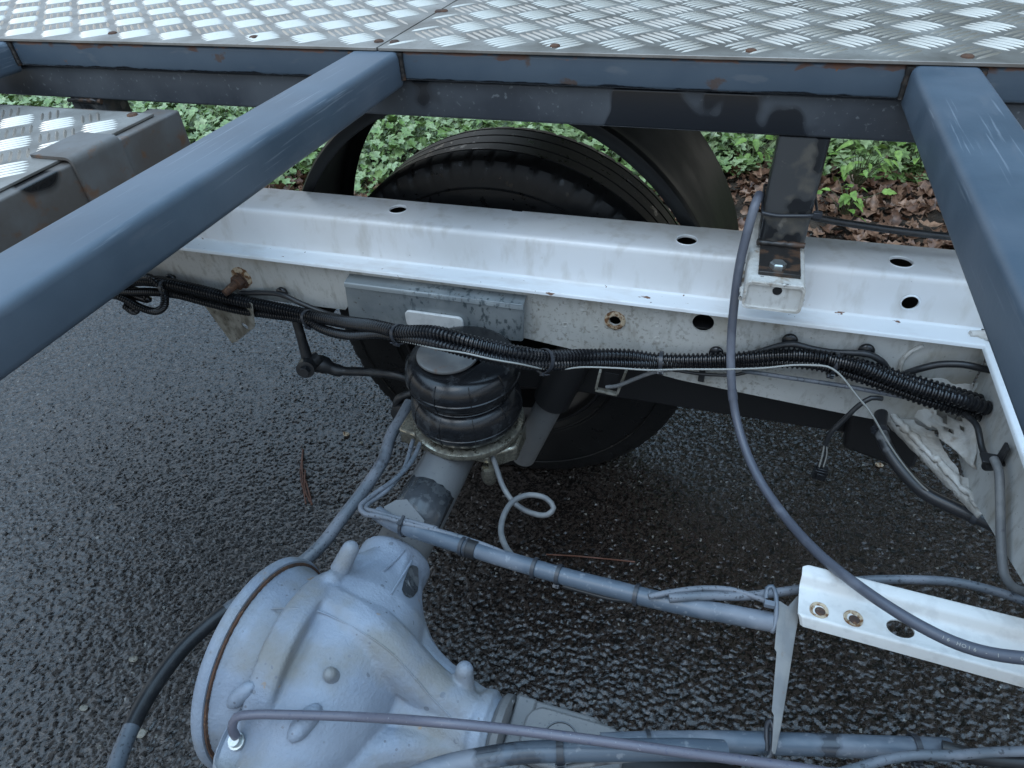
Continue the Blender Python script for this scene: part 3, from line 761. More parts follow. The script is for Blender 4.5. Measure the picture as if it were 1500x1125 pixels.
# ================================================================== WHITE CHASSIS RAIL
rail = thing('chassis_rail', (-.5, .86, .45), 'long white painted chassis rail with punched holes and a stepped flange', 'chassis rail')
WEB_Y = .8125
prof = round_poly([(.9215, .650), (.9215, .660), (.8385, .660), (.8325, .5985)], [0, .0048, .009, 0], 5)
hat = MB().prism(thick(prof, .003), lambda p, q, t: (t, p, q), -1.9, .364, 80).build('top_flange', 'white_paint', rail, 30)
cm = MB()
for (u, v, r) in ((583, 306.5, .0135), (1006, 351.5, .0135), (1320, 383.5, .0135)):
    cm.lathe([(-.03, r), (.03, r)], P(u, v, z=.660), 'Z', 28, caps=True)
c_ = P(1333, 444, y=.835); cm.lathe([(-.02, .0095), (.02, .0095)], c_, 'Y', 24, caps=True)
for (u, v, w_, d_) in ((757, 308.5, .018, .006), (1000, 334, .05, .004), (1080, 342, .03, .003)):
    c_ = P(u, v, z=.66); cm.box((c_.x - w_ / 2, .9215 - d_, .640), (c_.x + w_ / 2, .94, .680))
cut(hat, cm)
lipp = round_poly([(.8345, .606), (.8318, .5965), (.7995, .5965), (.7985, .591)], [0, .004, .0025, 0], 4)
MB().prism(thick(lipp, .003), lambda p, q, t: (t, p, q), -1.9, .334, 80).build('step_flange', 'lip_paint', rail, 30)
# side web: outline in X,Z
outl = [(-1.9, .5935), (.345, .5935), (.345, .438), (.262, .440), (.214, .4425), (-.02, .459), (-.12, .474), (-.173, .4865), (-.271, .4975), (-.30, .520), (-.34, .545), (-.50, .553), (-.56, .535), (-.585, .503), (-.70, .501), (-1.9, .50)]
web = MB().prism([(a, b) for a, b in outl], lambda p, q, t: (p, t, q), WEB_Y, WEB_Y + .003, 1).build('side_web', 'grimy_white', rail, 30)
cm = MB()
c1 = P(901, 469, y=WEB_Y); c2 = P(1030, 473, y=WEB_Y)
cm.lathe([(-.02, .0088), (.02, .0088)], c1, 'Y', 24, caps=True); cm.lathe([(-.02, .0148), (.02, .0148)], c2, 'Y', 28, caps=True)
cut(web, cm)
MB().prism([(-1.9, .650), (.364, .650), (.364, .45), (-.173, .4865), (-.28, .52), (-.55, .53), (-.60, .50), (-1.9, .50)], lambda p, q, t: (p, t, q), .9185, .9215, 1).build('outer_web', 'black_part_cavity', rail, 30)  # cavity shade painted in: black inside so the punched holes look dark
wobble(MB().lathe([(-.0012, .0088), (-.0035, .0092), (-.004, .0115), (-.003, .0150), (.0, .0158)], c1, 'Y', 30), .0006, 200).build('grommet', 'rust_ring', rail, 60)
# shallow pressed dimples / weld spots on the web and the flange
for (u, v) in ((853, 452), (873, 480), (828, 476), (962, 476), (963, 497), (961, 460), (860, 444)):
    c = P(u, v, y=WEB_Y)
    MB().lathe([(.0002, .0052), (-.0006, .0050), (-.0008, .0040), (-.0004, .0032), (-.0003, 0)], c, 'Y', 16).build('weld_spot', 'grimy_white', rail, 60)
for (u, v) in ((583, 306.5), (1006, 351.5), (1320, 383.5)):      # burr rims of the punched holes
    MB().lathe([(-.002, .0137), (.0004, .0139), (.0009, .0147), (-.0003, .0158)], P(u, v, z=.660), 'Z', 28).build('hole_rim', 'lip_paint', rail, 60)
c_ = P(1333, 444, y=.8337); MB().lathe([(.001, .0096), (-.0006, .0099), (-.0008, .0108), (.0014, .0118)], c_, 'Y', 24).build('hole_rim', 'lip_paint', rail, 60)

MB().box((-1.85, .8160, .556), (.340, .9180, .558)).build('light_block_plate', 'black_part_cavity', rail, 30)  # unseen black plate added to keep light out of the rail holes
# box bracket that carries the post
bb = thing('box_bracket', (.07, .79, .66), 'chipped white box bracket under the bolted foot of the steel post', 'bracket')
poly = rrect(.066, .036, .006, 4, .0705, .6803)
inner = rrect(.060, .030, .004, 4, .0705, .6803)
bx_ = MB(); f = lambda p, q, t: (p, t, q)
n_ = len(poly); Vb = []; Fb = []
for t in (.716, .90):
    Vb += [f(p, q, t) for p, q in poly] + [f(p, q, t) for p, q in inner]
for j in range(n_):
    k = (j + 1) % n_
    Fb += [(j, k, 2*n_ + k, 2*n_ + j), (n_ + k, n_ + j, 3*n_ + j, 3*n_ + k), (j, n_ + j, n_ + k, k)]
bx_.add(Vb, Fb)
MBb = bx_.build('box', 'sealed_white', bb, 40)
MB().prism(inner, f, .7185, .7205, 1).build('end_cap', 'grimy_white', bb, 40)
MB().lathe([(0, .0001), (0, .0052), (.001, .0055)], (.0735, .7178, .689), 'Y', 16).build('drain_hole', 'black_part_cavity', bb, 60)
w = MB()
for sx in (.0375, .1035):
    path = [Vector((sx + .001 * random.uniform(-1, 1), .735 + .16 * k / 30, .6625 + .012 * (k > 24) * (k - 24) / 6 + .0015 * random.random())) for k in range(31)]
    w.tube(path, [.003 + .002 * random.random() for _ in path], 7)
path = [Vector((.044 + .056 * k / 16, .7165 + .0015 * random.random(), .6985)) for k in range(17)]
w.tube(path, [.0010 + .0012 * random.random() for _ in path], 6)
w.build('weld', 'sealed_white', bb, 60)

# ================================================================== WHITE CROSSMEMBER AT THE RIGHT
crs = thing('crossmember', (.36, .6, .45), 'white crossmember joined to the chassis rail beside the corrugated conduit ends', 'crossmember')
cp = round_poly([(.374, .672), (.3665, .5995), (.366, .5965), (.3325, .5955), (.3315, .590)], [0, .004, .002, .003, 0], 5)
MB().prism(thick(cp, .003), lambda p, q, t: (p, t, q), .10, .834, 40).build('step_flange', 'lip_paint', crs, 30)
MB().prism([(.8120, .592), (.10, .592), (.10, .54), (.40, .535), (.523, .502), (.64, .464), (.665, .455), (.70, .446), (.8120, .444)], lambda p, q, t: (t, p, q), .3475, .3510, 1).build('side_wall', 'grimy_white', crs, 30)
# seam sealer and flare where the two members meet
path = catmull(px((1421, 489, 'z', .5985), (1432, 489, 'z', .599), (1446, 492, 'z', .600), (1456, 497, 'z', .601), (1464, 489, 'z', .604), (1470, 478, 'z', .611)), .004)
wobble(MB().tube(path, [.0036 + .0022 * random.random() for _ in path], 9), .0015, 180).build('seam_sealer', 'sealed_white', crs, 70)
path = catmull([(.349, .806, .588), (.352, .806, .56), (.350, .806, .53), (.349, .806, .49), (.349, .805, .448)], .005)
wobble(MB().tube(path, [.003 + .002 * random.random() for _ in path], 9), .0015, 150).build('seam_sealer', 'sealed_white', crs, 70)
path = catmull(px((1352, 506, 'y', .811), (1336, 514, 'y', .811), (1322, 527, 'y', .811), (1318, 545, 'y', .811)), .004)
wobble(MB().tube(path, [.0022 + .0015 * random.random() for _ in path], 7), .001, 180).build('seam_sealer', 'sealed_white', crs, 70)

# torn gusset between rail and crossmember
gus = thing('torn_gusset', (.32, .78, .44), 'torn and rusted white gusset corner under the conduit ends', 'gusset')
A, B = P(1299, 604, z=.447), P(1440, 748, z=.447)
Cc = Vector((.346, .809, .447))
# outer strip with ragged inner edge
nn_ = 26; Vg = []; Fg = []
for k in range(nn_ + 1):
    t = k / nn_
    o_ = A.lerp(B, t); inn = Cc.lerp(A.lerp(B, .5), .0)
    dirn = (Cc - o_); wdt = .020 + .010 * noise.noise(Vector((t * 9, 1.3, 0))) + .012 * math.sin(t * math.pi)
    i_ = o_ + dirn.normalized() * min(wdt, dirn.length * .9)
    i_.z += .006 * noise.noise(Vector((t * 14, 4.0, 2))) + .004
    Vg += [o_, i_, o_ - Vector((0, 0, .003)), i_ - Vector((0, 0, .002))]
for k in range(nn_):
    a = k * 4; Fg += [(a, a + 4, a + 5, a + 1), (a + 2, a + 3, a + 7, a + 6), (a, a + 2, a + 6, a + 4), (a + 1, a + 5, a + 7, a + 3)]
MB().add(Vg, Fg).build('torn_plate', 'sealed_white', gus, 60)
Vg = []; Fg = []
for k in range(nn_ + 1):
    t = k / nn_
    o_ = A.lerp(B, t)
    Vg += [o_ + Vector((0, 0, .001)), o_ + Vector((-.003, -.003, -.012 - .004 * noise.noise(Vector((t * 20, 0, 7)))))]
for k in range(nn_):
    a = k * 2; Fg += [(a, a + 2, a + 3, a + 1)]
fl = MB().add(Vg, Fg).build('rolled_edge', 'sealed_white', gus, 60)
sm = fl.modifiers.new('t', 'SOLIDIFY'); sm.thickness = .003
path = catmull([A.lerp(B, k / 14) + Vector((random.uniform(-.002, .002), random.uniform(-.002, .002), .003 + random.uniform(-.001, .002))) for k in range(15)], .004)
wobble(MB().tube(path, [.003 + .0028 * random.random() for _ in path], 8), .0025, 130).build('sealer_bead', 'sealed_white', gus, 70)
# crumpled inner flap and inclined pan behind it
g = 14; Vg = []; Fg = []
q0, q1, q2, q3 = P(1318, 548, y=.806), P(1424, 560, x=.3465), P(1432, 690, x=.3465), P(1330, 600, z=.452)
for j in range(g + 1):
    for i in range(g + 1):
        s_, t = i / g, j / g
        p = (q0.lerp(q1, s_)).lerp(q3.lerp(q2, s_), t)
        bow = math.sin(s_ * math.pi) * math.sin(t * math.pi)
        p += Vector((.010, .018, -.020)) * bow + Vector(noise.noise_vector(p * 60)) * .0035
        Vg.append(p)
holes = {(i, j) for i in range(g) for j in range(g) if noise.noise(Vector((i * .37, j * .41, 3.3))) > .16 and j > 5 and 2 < i < 12}
for j in range(g):
    for i in range(g):
        if (i, j) in holes: continue
        a = j * (g + 1) + i; Fg.append((a, a + 1, a + g + 2, a + g + 1))
fl = MB().add(Vg, Fg).build('inner_pan', 'sealed_white', gus, 60)
sm = fl.modifiers.new('t', 'SOLIDIFY'); sm.thickness = .002

# ================================================================== RUSTY BOLT, HANGER BRACKET, MOUNT PLATE
rb = thing('rusty_stud', P(348, 412, y=.80), 'rusted nut and stud on the white rail above the corrugated conduit', 'bolt')
c = P(353, 410, y=WEB_Y)
hexbolt(c + Vector((0, .0, 0)), (-.25, -1, -.1), .013, .012, 'rust', rb, 'nut', washer=.017)
wobble(MB().tube([c, c + Vector((-.006, -.022, -.004)), c + Vector((-.011, -.036, -.007))], [.008, .0075, .006], 10), .0008, 200).build('stud', 'rust', rb, 60)
wobble(MB().lathe([(.0015, .021), (-.0015, .019), (-.003, .013), (-.003, .004)], c + Vector((.004, 0, .006)), 'Y', 18), .002, 120).build('rust_crust', 'rust_ring', rb, 60)

hb = thing('hanger_bracket', P(335, 470, y=.80), 'dirty white triangular hanger bracket with a hole below the rail', 'bracket')
a0, a1, a2, a3, a4 = P(286, 430, y=.806), P(340, 503, y=.806), P(347, 500, y=.800), P(374, 478, y=.775), P(370, 446, y=.775)
a5 = P(345, 430, y=.800)
def fan(pts, t, nv):
    nv = Vector(nv).normalized() * t; k = len(pts); V = [Vector(p) for p in pts] + [Vector(p) + nv for p in pts]
    return MB().add(V, [tuple(range(k)), tuple(range(2*k - 1, k - 1, -1))] + [(i, (i+1) % k, k + (i+1) % k, k + i) for i in range(k)])
fan([a0, a1, a2, a5], .003, (0, 1, 0)).build('plate', 'strap_dirty', hb, 30)
pl2 = fan([a2 + Vector((.0002, -.0002, 0)), a3, a4, a5], .003, (-.6, .7, 0)).build('side_ear', 'strap_dirty', hb, 30)
c = P(359, 479, y=.785); cut(pl2, MB().tube([c + Vector((.6, -.8, 0)) * -.03, c + Vector((.6, -.8, 0)) * .03], .0055, 16))

mp = thing('spring_mount_plate', (-.41, .80, .50), 'grey galvanised mount plate on the rail above the air spring', 'plate')
poly = [(-.5585, .5715), (-.2615, .5745), (-.2600, .570), (-.2640, .5085), (-.268, .5065), (-.558, .496), (-.5655, .500)]
MB().prism(poly, lambda p, q, t: (p, t, q), .790, .7960, 1).build('plate', 'galvanised', mp, 30, bevel=.0008)
pt = MB().prism(thick(round_poly([(.8115, .5775), (.7900, .5735), (.7885, .5665)], [0, .003, 0]), .002), lambda p, q, t: (t, p, q), -.559, -.261, 20).build('turned_edge', 'galvanised', mp, 30)
wp = rrect(.098, .030, .008, 4, -.408, .524)
MB().prism(wp, lambda p, q, t: (p, t, q), .784, .7895, 1).build('tab', 'channel_white', mp, 30, bevel=.001)

# ================================================================== AIR SPRING
SX, SY = -.333, .708
asp = thing('air_spring', (SX, SY, .395), 'black rubber double-convolute air spring between axle and rail', 'air spring')
def lobe(z0, z1, rin, rout, n=14):
    out = []
    for k in range(n + 1):
        a = math.pi * k / n
        out.append(((z0 + z1) / 2 - (z1 - z0) / 2 * math.cos(a), rin + (rout - rin) * math.sin(a) ** .62))
    return out
pr = lobe(.4085, .4720, .060, .0855) + lobe(.4760, .5330, .056, .0850) + [(.5340, .050), (.5345, .040)]
bel = MB().lathe(pr, (SX, SY, 0), 'Z', 72).build('bellows', 'air_rubber', asp, 60)
for zz in (.436, .503):
    MB().lathe([(-.0012, .0848), (0, .0862), (.0012, .0848)], (SX, SY, zz - .001), 'Z', 72).build('mould_line', 'air_rubber', bel, 60)
for z0, z1 in ((.4085, .4720), (.4760, .5330)):       # vertical mould seams
    for k in range(10):
        a = 2 * math.pi * (k + .3) / 10
        path = [Vector((SX + (r + .0003) * math.cos(a), SY + (r + .0003) * math.sin(a), z)) for z, r in lobe(z0, z1, .060, .0855)[3:-2]]
        MB().tube(path, .0007, 5).build('mould_seam', 'air_rubber', bel, 60)
MB().lathe([(.4705, .060), (.4718, .0715), (.4740, .0735), (.4762, .0715), (.4775, .060)], (SX, SY, 0), 'Z', 64).build('girdle_ring', 'air_rubber', asp, 60)
MB().lathe([(.394, .0), (.394, .080), (.3975, .0865), (.4025, .0885), (.4075, .0870), (.4100, .080), (.4095, .062)], (SX, SY, 0), 'Z', 72).build('lower_bead_plate', 'zinc_gold', asp, 45)
MB().lathe([(.5340, .0), (.5345, .040), (.5360, .0445), (.5385, .0460), (.5410, .0455), (.5425, .042), (.5430, .0)], (SX - .014, SY - .012, 0), 'Z', 64).build('upper_bead_plate', 'strap_steel', asp, 45)

# ================================================================== WHEEL
WX, WY, WR = -.365, .9636, .36
whl = thing('road_wheel', (WX, WY + .087, 0), 'black rear wheel with worn ribbed tyre behind the white rail', 'wheel')
tw = .1746
half = [(0.010, .205), (0.002, .215), (-.004, .245), (-.006, .275), (-.003, .305), (.002, .325), (.004, .340), (.012, .352), (.022, .3565)]
tread_p = []
grooves = [.040, .070, .1046, .1346]
yv = .024
for gq in grooves:
    tread_p += [(gq - .0028, .3592), (gq - .0018, .3545), (gq + .0018, .3545), (gq + .0028, .3592)]
prof = half + tread_p + [(tw - h, r) for h, r in reversed(half)]
def notch(i, j, h, r):
    if 6 <= i <= 8 and j % 7 == 0:
        return (h + .0014, r - .0026) if i != 8 else (h, r - .0026)
    n = len(prof)
    if n - 9 <= i <= n - 7 and j % 7 == 0:
        return (h - .0014, r - .0026)
    if i == 4 or i == 3: return (h, r)
    return (h, r)
tyre = MB().lathe(prof, (WX, WY, WR), 'Y', 420, rfun=notch).build('tyre', 'rubber_tyre', whl, 28)
for r_ in (.226, .232, .312):
    MB().lathe([(-.0032 - (.0 if r_ > .3 else -.001), r_ - .0016), (-.0055 if r_ > .3 else -.0044, r_), (-.0030 if r_ > .3 else -.002, r_ + .0016)], (WX, WY, WR), 'Y', 96).build('sidewall_rib', 'rubber_tyre', tyre, 60)
MB().lathe([(.004, .214), (.000, .2105), (.000, .206), (.010, .203), (.020, .1995), (.030, .186), (.060, .184), (.085, .180), (.090, .150), (.092, .06), (.10, .05), (.10, .0)], (WX, WY, WR), 'Y', 80).build('rim', 'black_rim', whl, 40)
MB().lathe([(.012, .0), (.012, .11), (.016, .125), (.05, .135), (.088, .138)], (WX, WY, WR), 'Y', 60).build('brake_drum', 'black_rim', whl, 40)
hubs = MB().lathe([(-.03, .045), (-.02, .065), (.010, .070)], (WX, WY, WR), 'Y', 40, caps=True).build('hub', 'black_rim', whl, 40)
# moulded sidewall letters
def letter(ch, ang, rad, size, parent):
    cu = bpy.data.curves.new('letter', 'FONT'); cu.body = ch; cu.size = size; cu.extrude = .0008; cu.align_x = 'CENTER'; cu.align_y = 'CENTER'
    to = bpy.data.objects.new('letter_src', cu); COL.objects.link(to); bpy.context.view_layer.update()
    me = bpy.data.meshes.new_from_object(to.evaluated_get(bpy.context.evaluated_depsgraph_get())); bpy.data.objects.remove(to)
    o = link('letter', me, 'rubber_tyre', parent, 0)
    # local frame: text up points away from the hub, text normal faces the camera (-Y)
    a = math.radians(ang); upv = Vector((math.cos(a), 0, math.sin(a))); nrm = Vector((0, -1, 0)); xv = upv.cross(nrm)
    M = Matrix(((xv.x, upv.x, nrm.x), (xv.y, upv.y, nrm.y), (xv.z, upv.z, nrm.z)))
    me.transform(M.to_4x4()); o.location = Vector((WX, WY, WR)) + upv * rad + Vector((0, -.0056, 0)) - loc_of(parent)
    return o
for k, ch in enumerate('DG'):
    letter(ch, 218 + k * 7.5, .282, .034, tyre)

# mudguard
mg = thing('mudguard', (WX, 1.04, .36), 'black plastic mudguard arched over the rear wheel', 'mudguard')
Vg = []; Fg = []; nseg = 64
sec = [(.928, .370), (.930, .3870), (.936, .3905), (.946, .3875), (.960, .3895), (1.10, .4030), (1.138, .407), (1.146, .398), (1.147, .383)]
for k in range(nseg + 1):
    a = math.radians(-14 + 208 * k / nseg)
    for (yy, rr) in sec:
        Vg.append((WX + rr * math.cos(a), yy, .450 + rr * math.sin(a)))
ns = len(sec)
for k in range(nseg):
    for i in range(ns - 1):
        a = k * ns + i; Fg.append((a, a + 1, a + ns + 1, a + ns))
gd = MB().add(Vg, Fg).build('guard_shell', 'guard_plastic', mg, 50)
sm = gd.modifiers.new('t', 'SOLIDIFY'); sm.thickness = .003; sm.offset = 0
for aa in (62, 118):
    a = math.radians(aa)
    MB().tube([(WX + .40 * math.cos(a), 1.0, .45 + .40 * math.sin(a)), (WX + .40 * math.cos(a), 1.0, .914)], .009, 10).build('stay', 'guard_plastic', mg, 60)

# dark trailing arm under the rail
ta = thing('trailing_arm', (-.1, .90, .36), 'black suspension arm running behind the bottom edge of the rail', 'suspension arm')
MB().prism([(-.36, .40), (-.30, .43), (.0, .440), (.24, .430), (.30, .42), (.30, .36), (.24, .362), (.0, .360), (-.2, .358), (-.36, .34)], lambda p, q, t: (p, t, q), .862, .912, 1).build('arm', 'black_part_cavity', ta, 30, bevel=.004)
MB().prism([(.225, .43), (.330, .43), (.338, .34), (.322, .313), (.30, .333), (.232, .352)], lambda p, q, t: (p, t, q), .838, .861, 1).build('end_bush', 'black_part_cavity', ta, 30, bevel=.006)

# ================================================================== AXLE WITH DIFFERENTIAL
AX, AZ = -.352, .36
axl = thing('rear_axle', (AX, .3, .24), 'grey painted rear axle with cast differential housing and tube to the wheel', 'axle')
MB().lathe([(.42, .0385), (.93, .0385)], (AX, 0, AZ), 'Y', 48, caps=True).build('axle_tube', 'axle_paint', axl, 40)
MB().lathe([(-.5, .0385), (.16, .0385)], (AX, 0, AZ), 'Y', 48, caps=True).build('axle_tube', 'axle_paint', axl, 40)
MB().lathe([(.925, .0385), (.93, .06), (.955, .075), (.962, .075)], (AX, 0, AZ), 'Y', 40).build('tube_flange', 'axle_paint', axl, 40)

# cast housing: shapes united by a voxel remesh, then smoothed like a casting
DY = .292; DZ = .350; NZ = DZ - .020      # pinion sits below the axle line
hm = MB()
hm.lathe([(-.088, .0), (-.088, .1165), (-.078, .1110), (-.055, .1070), (-.015, .100), (-.002, .088), (.020, .078), (.050, .060), (.070, .050), (.085, .030), (.085, 0)], (AX, DY, DZ), 'X', 64)
hm.lathe([(-.20, .0), (-.20, .048), (-.15, .050), (-.115, .058), (-.085, .072), (-.04, .084), (0, .090), (.04, .094), (.085, .080), (.110, .064), (.128, .054), (.145, .0505), (.168, .0505), (.172, .047), (.173, 0)], (AX, DY, AZ), 'Y', 64)
hm.lathe([(.030, 0), (.030, .062), (.070, .052), (.110, .044), (.150, .041), (.196, .040), (.196, 0)], (AX, DY, NZ), 'X', 56)
# hoop rib round the barrel
hm.lathe([(-.046, .095), (-.046, .1170), (-.042, .1205), (-.018, .1205), (-.013, .1170), (-.012, .095), (-.046, .095)], (AX, DY, DZ), 'X', 72)
# crown ridge from trumpet to nose and flank ridges
def chain(pts, r0, r1, n=26):
    pth = catmull(pts, .006)
    for i, p in enumerate(pth):
        t = i / (len(pth) - 1)
        hm.sphere(p, r0 + (r1 - r0) * t, 12)
chain([(AX - .010, DY + .040, DZ + .068), (AX + .030, DY + .034, DZ + .066), (AX + .070, DY + .024, DZ + .052), (AX + .115, DY + .014, DZ + .022), (AX + .170, DY + .006, DZ + .002)], .040, .022)
chain([(AX + .020, DY - .155, AZ + .008), (AX + .048, DY - .100, AZ - .002), (AX + .088, DY - .055, AZ - .012), (AX + .140, DY - .032, AZ - .022), (AX + .180, DY - .022, AZ - .026)], .028, .020)
chain([(AX + .020, DY + .150, AZ + .012), (AX + .045, DY + .095, AZ + .000), (AX + .085, DY + .054, AZ - .010), (AX + .135, DY + .034, AZ - .020), (AX + .180, DY + .024, AZ - .026)], .028, .019)
chain([(AX - .004, DY + .150, AZ + .034), (AX - .020, DY + .112, AZ + .058), (AX - .024, DY + .07, AZ + .082)], .013, .014)
chain([(AX + .026, DY + .165, AZ + .034), (AX + .030, DY + .120, AZ + .040), (AX + .03, DY + .09, AZ + .05)], .008, .010)
# nose lugs
chain([(AX + .152, DY + .026, NZ + .024), (AX + .152, DY + .036, NZ + .058)], .013, .011)
hm.lathe([(.174, 0), (.174, .043), (.178, .046), (.188, .046), (.191, .042), (.191, 0)], (AX, DY, NZ), 'X', 48)
hmesh = hm.mesh('differential_housing', loc_of(axl))
hous = link('differential_housing', hmesh, 'cast_paint', axl, 0)
md = hous.modifiers.new('r', 'REMESH'); md.mode = 'VOXEL'; md.voxel_size = .0023; md.use_smooth_shade = True
ms = hous.modifiers.new('s', 'SMOOTH'); ms.factor = .5; ms.iterations = 3
bpy.context.view_layer.update()
bake(hous)
hous.data.polygons.foreach_set('use_smooth', [True] * len(hous.data.polygons))
if not hous.data.materials: hous.data.materials.append(MATS['cast_paint'])
bpy.context.view_layer.update()
_off = loc_of(hous)
bvh = BVHTree.FromPolygons([v.co + _off for v in hous.data.vertices], [tuple(p.vertices) for p in hous.data.polygons])
def hit(u, v):
    h = bvh.ray_cast(cam_loc, ray(u, v).normalized())
    return (h[0], h[1]) if h[0] is not None else (P(u, v, z=.42), Vector((0, 0, 1)))
# cover flange: pressed steel cover with a rolled rim and a rusty joint
MB().lathe([(-.0895, .112), (-.0895, .1215), (-.0935, .1240), (-.1005, .1240), (-.1035, .1215), (-.1045, .112), (-.112, .085), (-.120, .05), (-.122, 0)], (AX, DY, DZ), 'X', 80).build('cover', 'cast_paint', axl, 40)
MB().lathe([(-.0865, .110), (-.0868, .1190), (-.0892, .1190), (-.0894, .110)], (AX, DY, DZ), 'X', 80).build('joint', 'rust', axl, 40)
# small cast bosses, placed where the photograph shows them on the casting
def boss(u, v, r, h, name='boss', stretch=None, mat='cast_paint', tilt=None):
    p, nrm = hit(u, v); mb = MB(); ax = (Vector(tilt).normalized() if tilt else nrm)
    q = p - nrm * r * .4
    if stretch is None:
        hs = [0, max(.001, h - r)] + [max(.001, h - r) + r * math.sin(k * math.pi / 12) for k in range(1, 7)]
        mb.tube([q + ax * e for e in hs], [r * 1.15, r] + [max(r * math.cos(k * math.pi / 12), r * .05) for k in range(1, 7)], 14)
    else:
        u2, v2 = stretch; p2, _n = hit(u2, v2); p2 = p2 - _n * r * .4
        pth = [p.lerp(p2, k / 8) + nrm * h * .3 for k in range(9)]
        mb.tube(pth, [r * .35, r * .75, r * .95, r, r, r, r * .95, r * .75, r * .35], 12)
    return mb.build(name, mat, axl, 70)
boss(487, 990, .0075, .016, tilt=(0, -.2, 1))
boss(425, 1085, .0105, .012, stretch=(470, 1032))
boss(338, 1032, .009, .010, stretch=(372, 1000))
boss(498, 830, .0105, .040, tilt=(.35, .6, .75))
def seam(rows, r, name='casting_seam', mat='cast_paint'):
    pts = [hit(u, v)[0] for u, v in rows]
    return MB().tube(catmull(pts, .004), r, 7).build(name, mat, axl, 70)
seam([(398, 892), (430, 891), (465, 895), (500, 910), (540, 932), (575, 958), (605, 990), (632, 1022), (660, 1050)], .0011)
seam([(560, 838), (578, 822), (592, 806)], .0020, 'casting_rib')
seam([(572, 872), (588, 846), (603, 822)], .0018, 'casting_rib')
# breather pad with fitting
bp, bn = hit(352, 1088)
ax_ = Vector((0, -.25, 1)).normalized(); u_ = Vector((1, 0, 0)); w_ = ax_.cross(u_).normalized()
pad = MB()
ppts = []
for k in range(18):
    a = 2 * math.pi * k / 18; ppts.append((.024 * math.cos(a) + .004 * math.cos(2 * a), .034 * math.sin(a)))
V = []; 
for hgt, sc in ((-.03, 1.1), (.004, 1.0), (.0075, .93), (.0085, .84), (.0040, .76), (.0030, .3)):
    V += [bp + ax_ * hgt + (u_ * (p * sc) + w_ * (q * sc)) for p, q in ppts]
F = []
for i in range(5):
    for k in range(18): F.append((i*18 + k, i*18 + (k+1) % 18, (i+1)*18 + (k+1) % 18, (i+1)*18 + k))
F.append(tuple(5*18 + k for k in range(18)))
pad.add(V, F); pad.build('breather_pad', 'cast_paint', axl, 60)
MB().tube([bp + ax_ * h for h in (.004, .010, .0101, .016)], [.0085, .0085, .0065, .006], 14).build('breather_fitting', 'bolt_zinc', axl, 40)
# trumpet bore hole
hp, hn = hit(604, 856)
MB().tube([hp - hn * .002, hp + hn * .0015, hp + hn * .0016, hp - hn * .004], [.011, .0105, .0075, .007], 18, caps=False).build('sensor_bore', 'wet_patch', axl, 50)
MB().tube([hp - hn * .0035, hp - hn * .0008], [.0078, .0078], 16).build('bore_plug', 'black_part_cavity', axl, 50)
def wet_on_casting(poly, name):
    cu_ = sum(p[0] for p in poly) / len(poly); cv_ = sum(p[1] for p in poly) / len(poly)
    V = []; F = []; n = len(poly) * 4
    for ring in range(5):
        k_ = 1 - ring / 4.0
        for i in range(n):
            a, b = poly[i // 4], poly[(i // 4 + 1) % len(poly)]; t = (i % 4) / 4
            u = cu_ + (a[0] + (b[0] - a[0]) * t - cu_) * max(k_, .02); v = cv_ + (a[1] + (b[1] - a[1]) * t - cv_) * max(k_, .02)
            p, nr = hit(u, v); V.append(p + nr * .0007)
    for r_ in range(4):
        for i in range(n): F.append((r_*n + i, r_*n + (i+1) % n, (r_+1)*n + (i+1) % n, (r_+1)*n + i))
    return MB().add(V, F).build(name, 'wet_patch', axl, 70)
wet_on_casting([(602 + (11 + 2 * math.sin(3 * a_)) * math.cos(a_) + 5 * math.sin(a_) * -1, 852 + (27 + 4 * math.sin(2 * a_ + 1)) * math.sin(a_)) for a_ in [2 * math.pi * k / 14 for k in range(14)]], 'wet_stain')
# bracket saddle on the tube with wet patch, holding the brake pipes
sp = MB(); arc = []
for k in range(15):
    a = math.radians(8 + 150 * k / 14); arc.append((AX + .0402 * math.cos(a), AZ + .0402 * math.sin(a)))
V = []; F = []
for k, (x, z) in enumerate(arc):
    e = .012 * noise.noise(Vector((k * .5, 0, 1)))
    V += [(x, .505 + e * .4, z), (x, .578 + e, z)]
for k in range(14): F.append((2*k, 2*k + 2, 2*k + 3, 2*k + 1))
spo = sp.add(V, F).build('clamp_band', 'wet_patch', axl, 60); sm = spo.modifiers.new('t', 'SOLIDIFY'); sm.thickness = .0012
tabp = [P(*q) for q in ()]
t0 = [P(562, 742, z=.418), P(580, 732, z=.424), P(596, 731, z=.424), P(622, 762, z=.415), P(620, 768, z=.413), P(585, 768, z=.413), P(566, 757, z=.415)]
fan(t0, .0025, (0, 0, -1)).build('pipe_tab', 'axle_paint', axl, 40, bevel=.0006)
# spring seat with two ears, on top of the tube
seat = MB().box((SX - .055, SY - .065, .380), (SX + .055, SY + .065, .3935)).build('spring_seat', 'zinc_gold', axl, 30, bevel=.003)
for (u0, v0, u1, v1, mm) in ((583, 628, 642, 650, 0), (712, 668, 757, 655, 1)):
    pa, pb = P(u0, v0, z=.392), P(u1, v1, z=.392)
    d = (pb - pa); yd = Vector((0, .05, 0))
    pts = [pa, pb, pb + yd, pa + yd]
    fan(pts, .030, (0, 0, -1)).build('seat_ear', 'zinc_gold', axl, 40, bevel=.004)
c = P(717, 697, z=.355)
wobble(MB().tube([c + Vector((0, 0, -.012)), c + Vector((.0, 0, .0)), c + Vector((0, 0, .020))], [.009, .013, .011], 12), .0015, 160).build('seat_nut', 'zinc_gold', axl, 50)
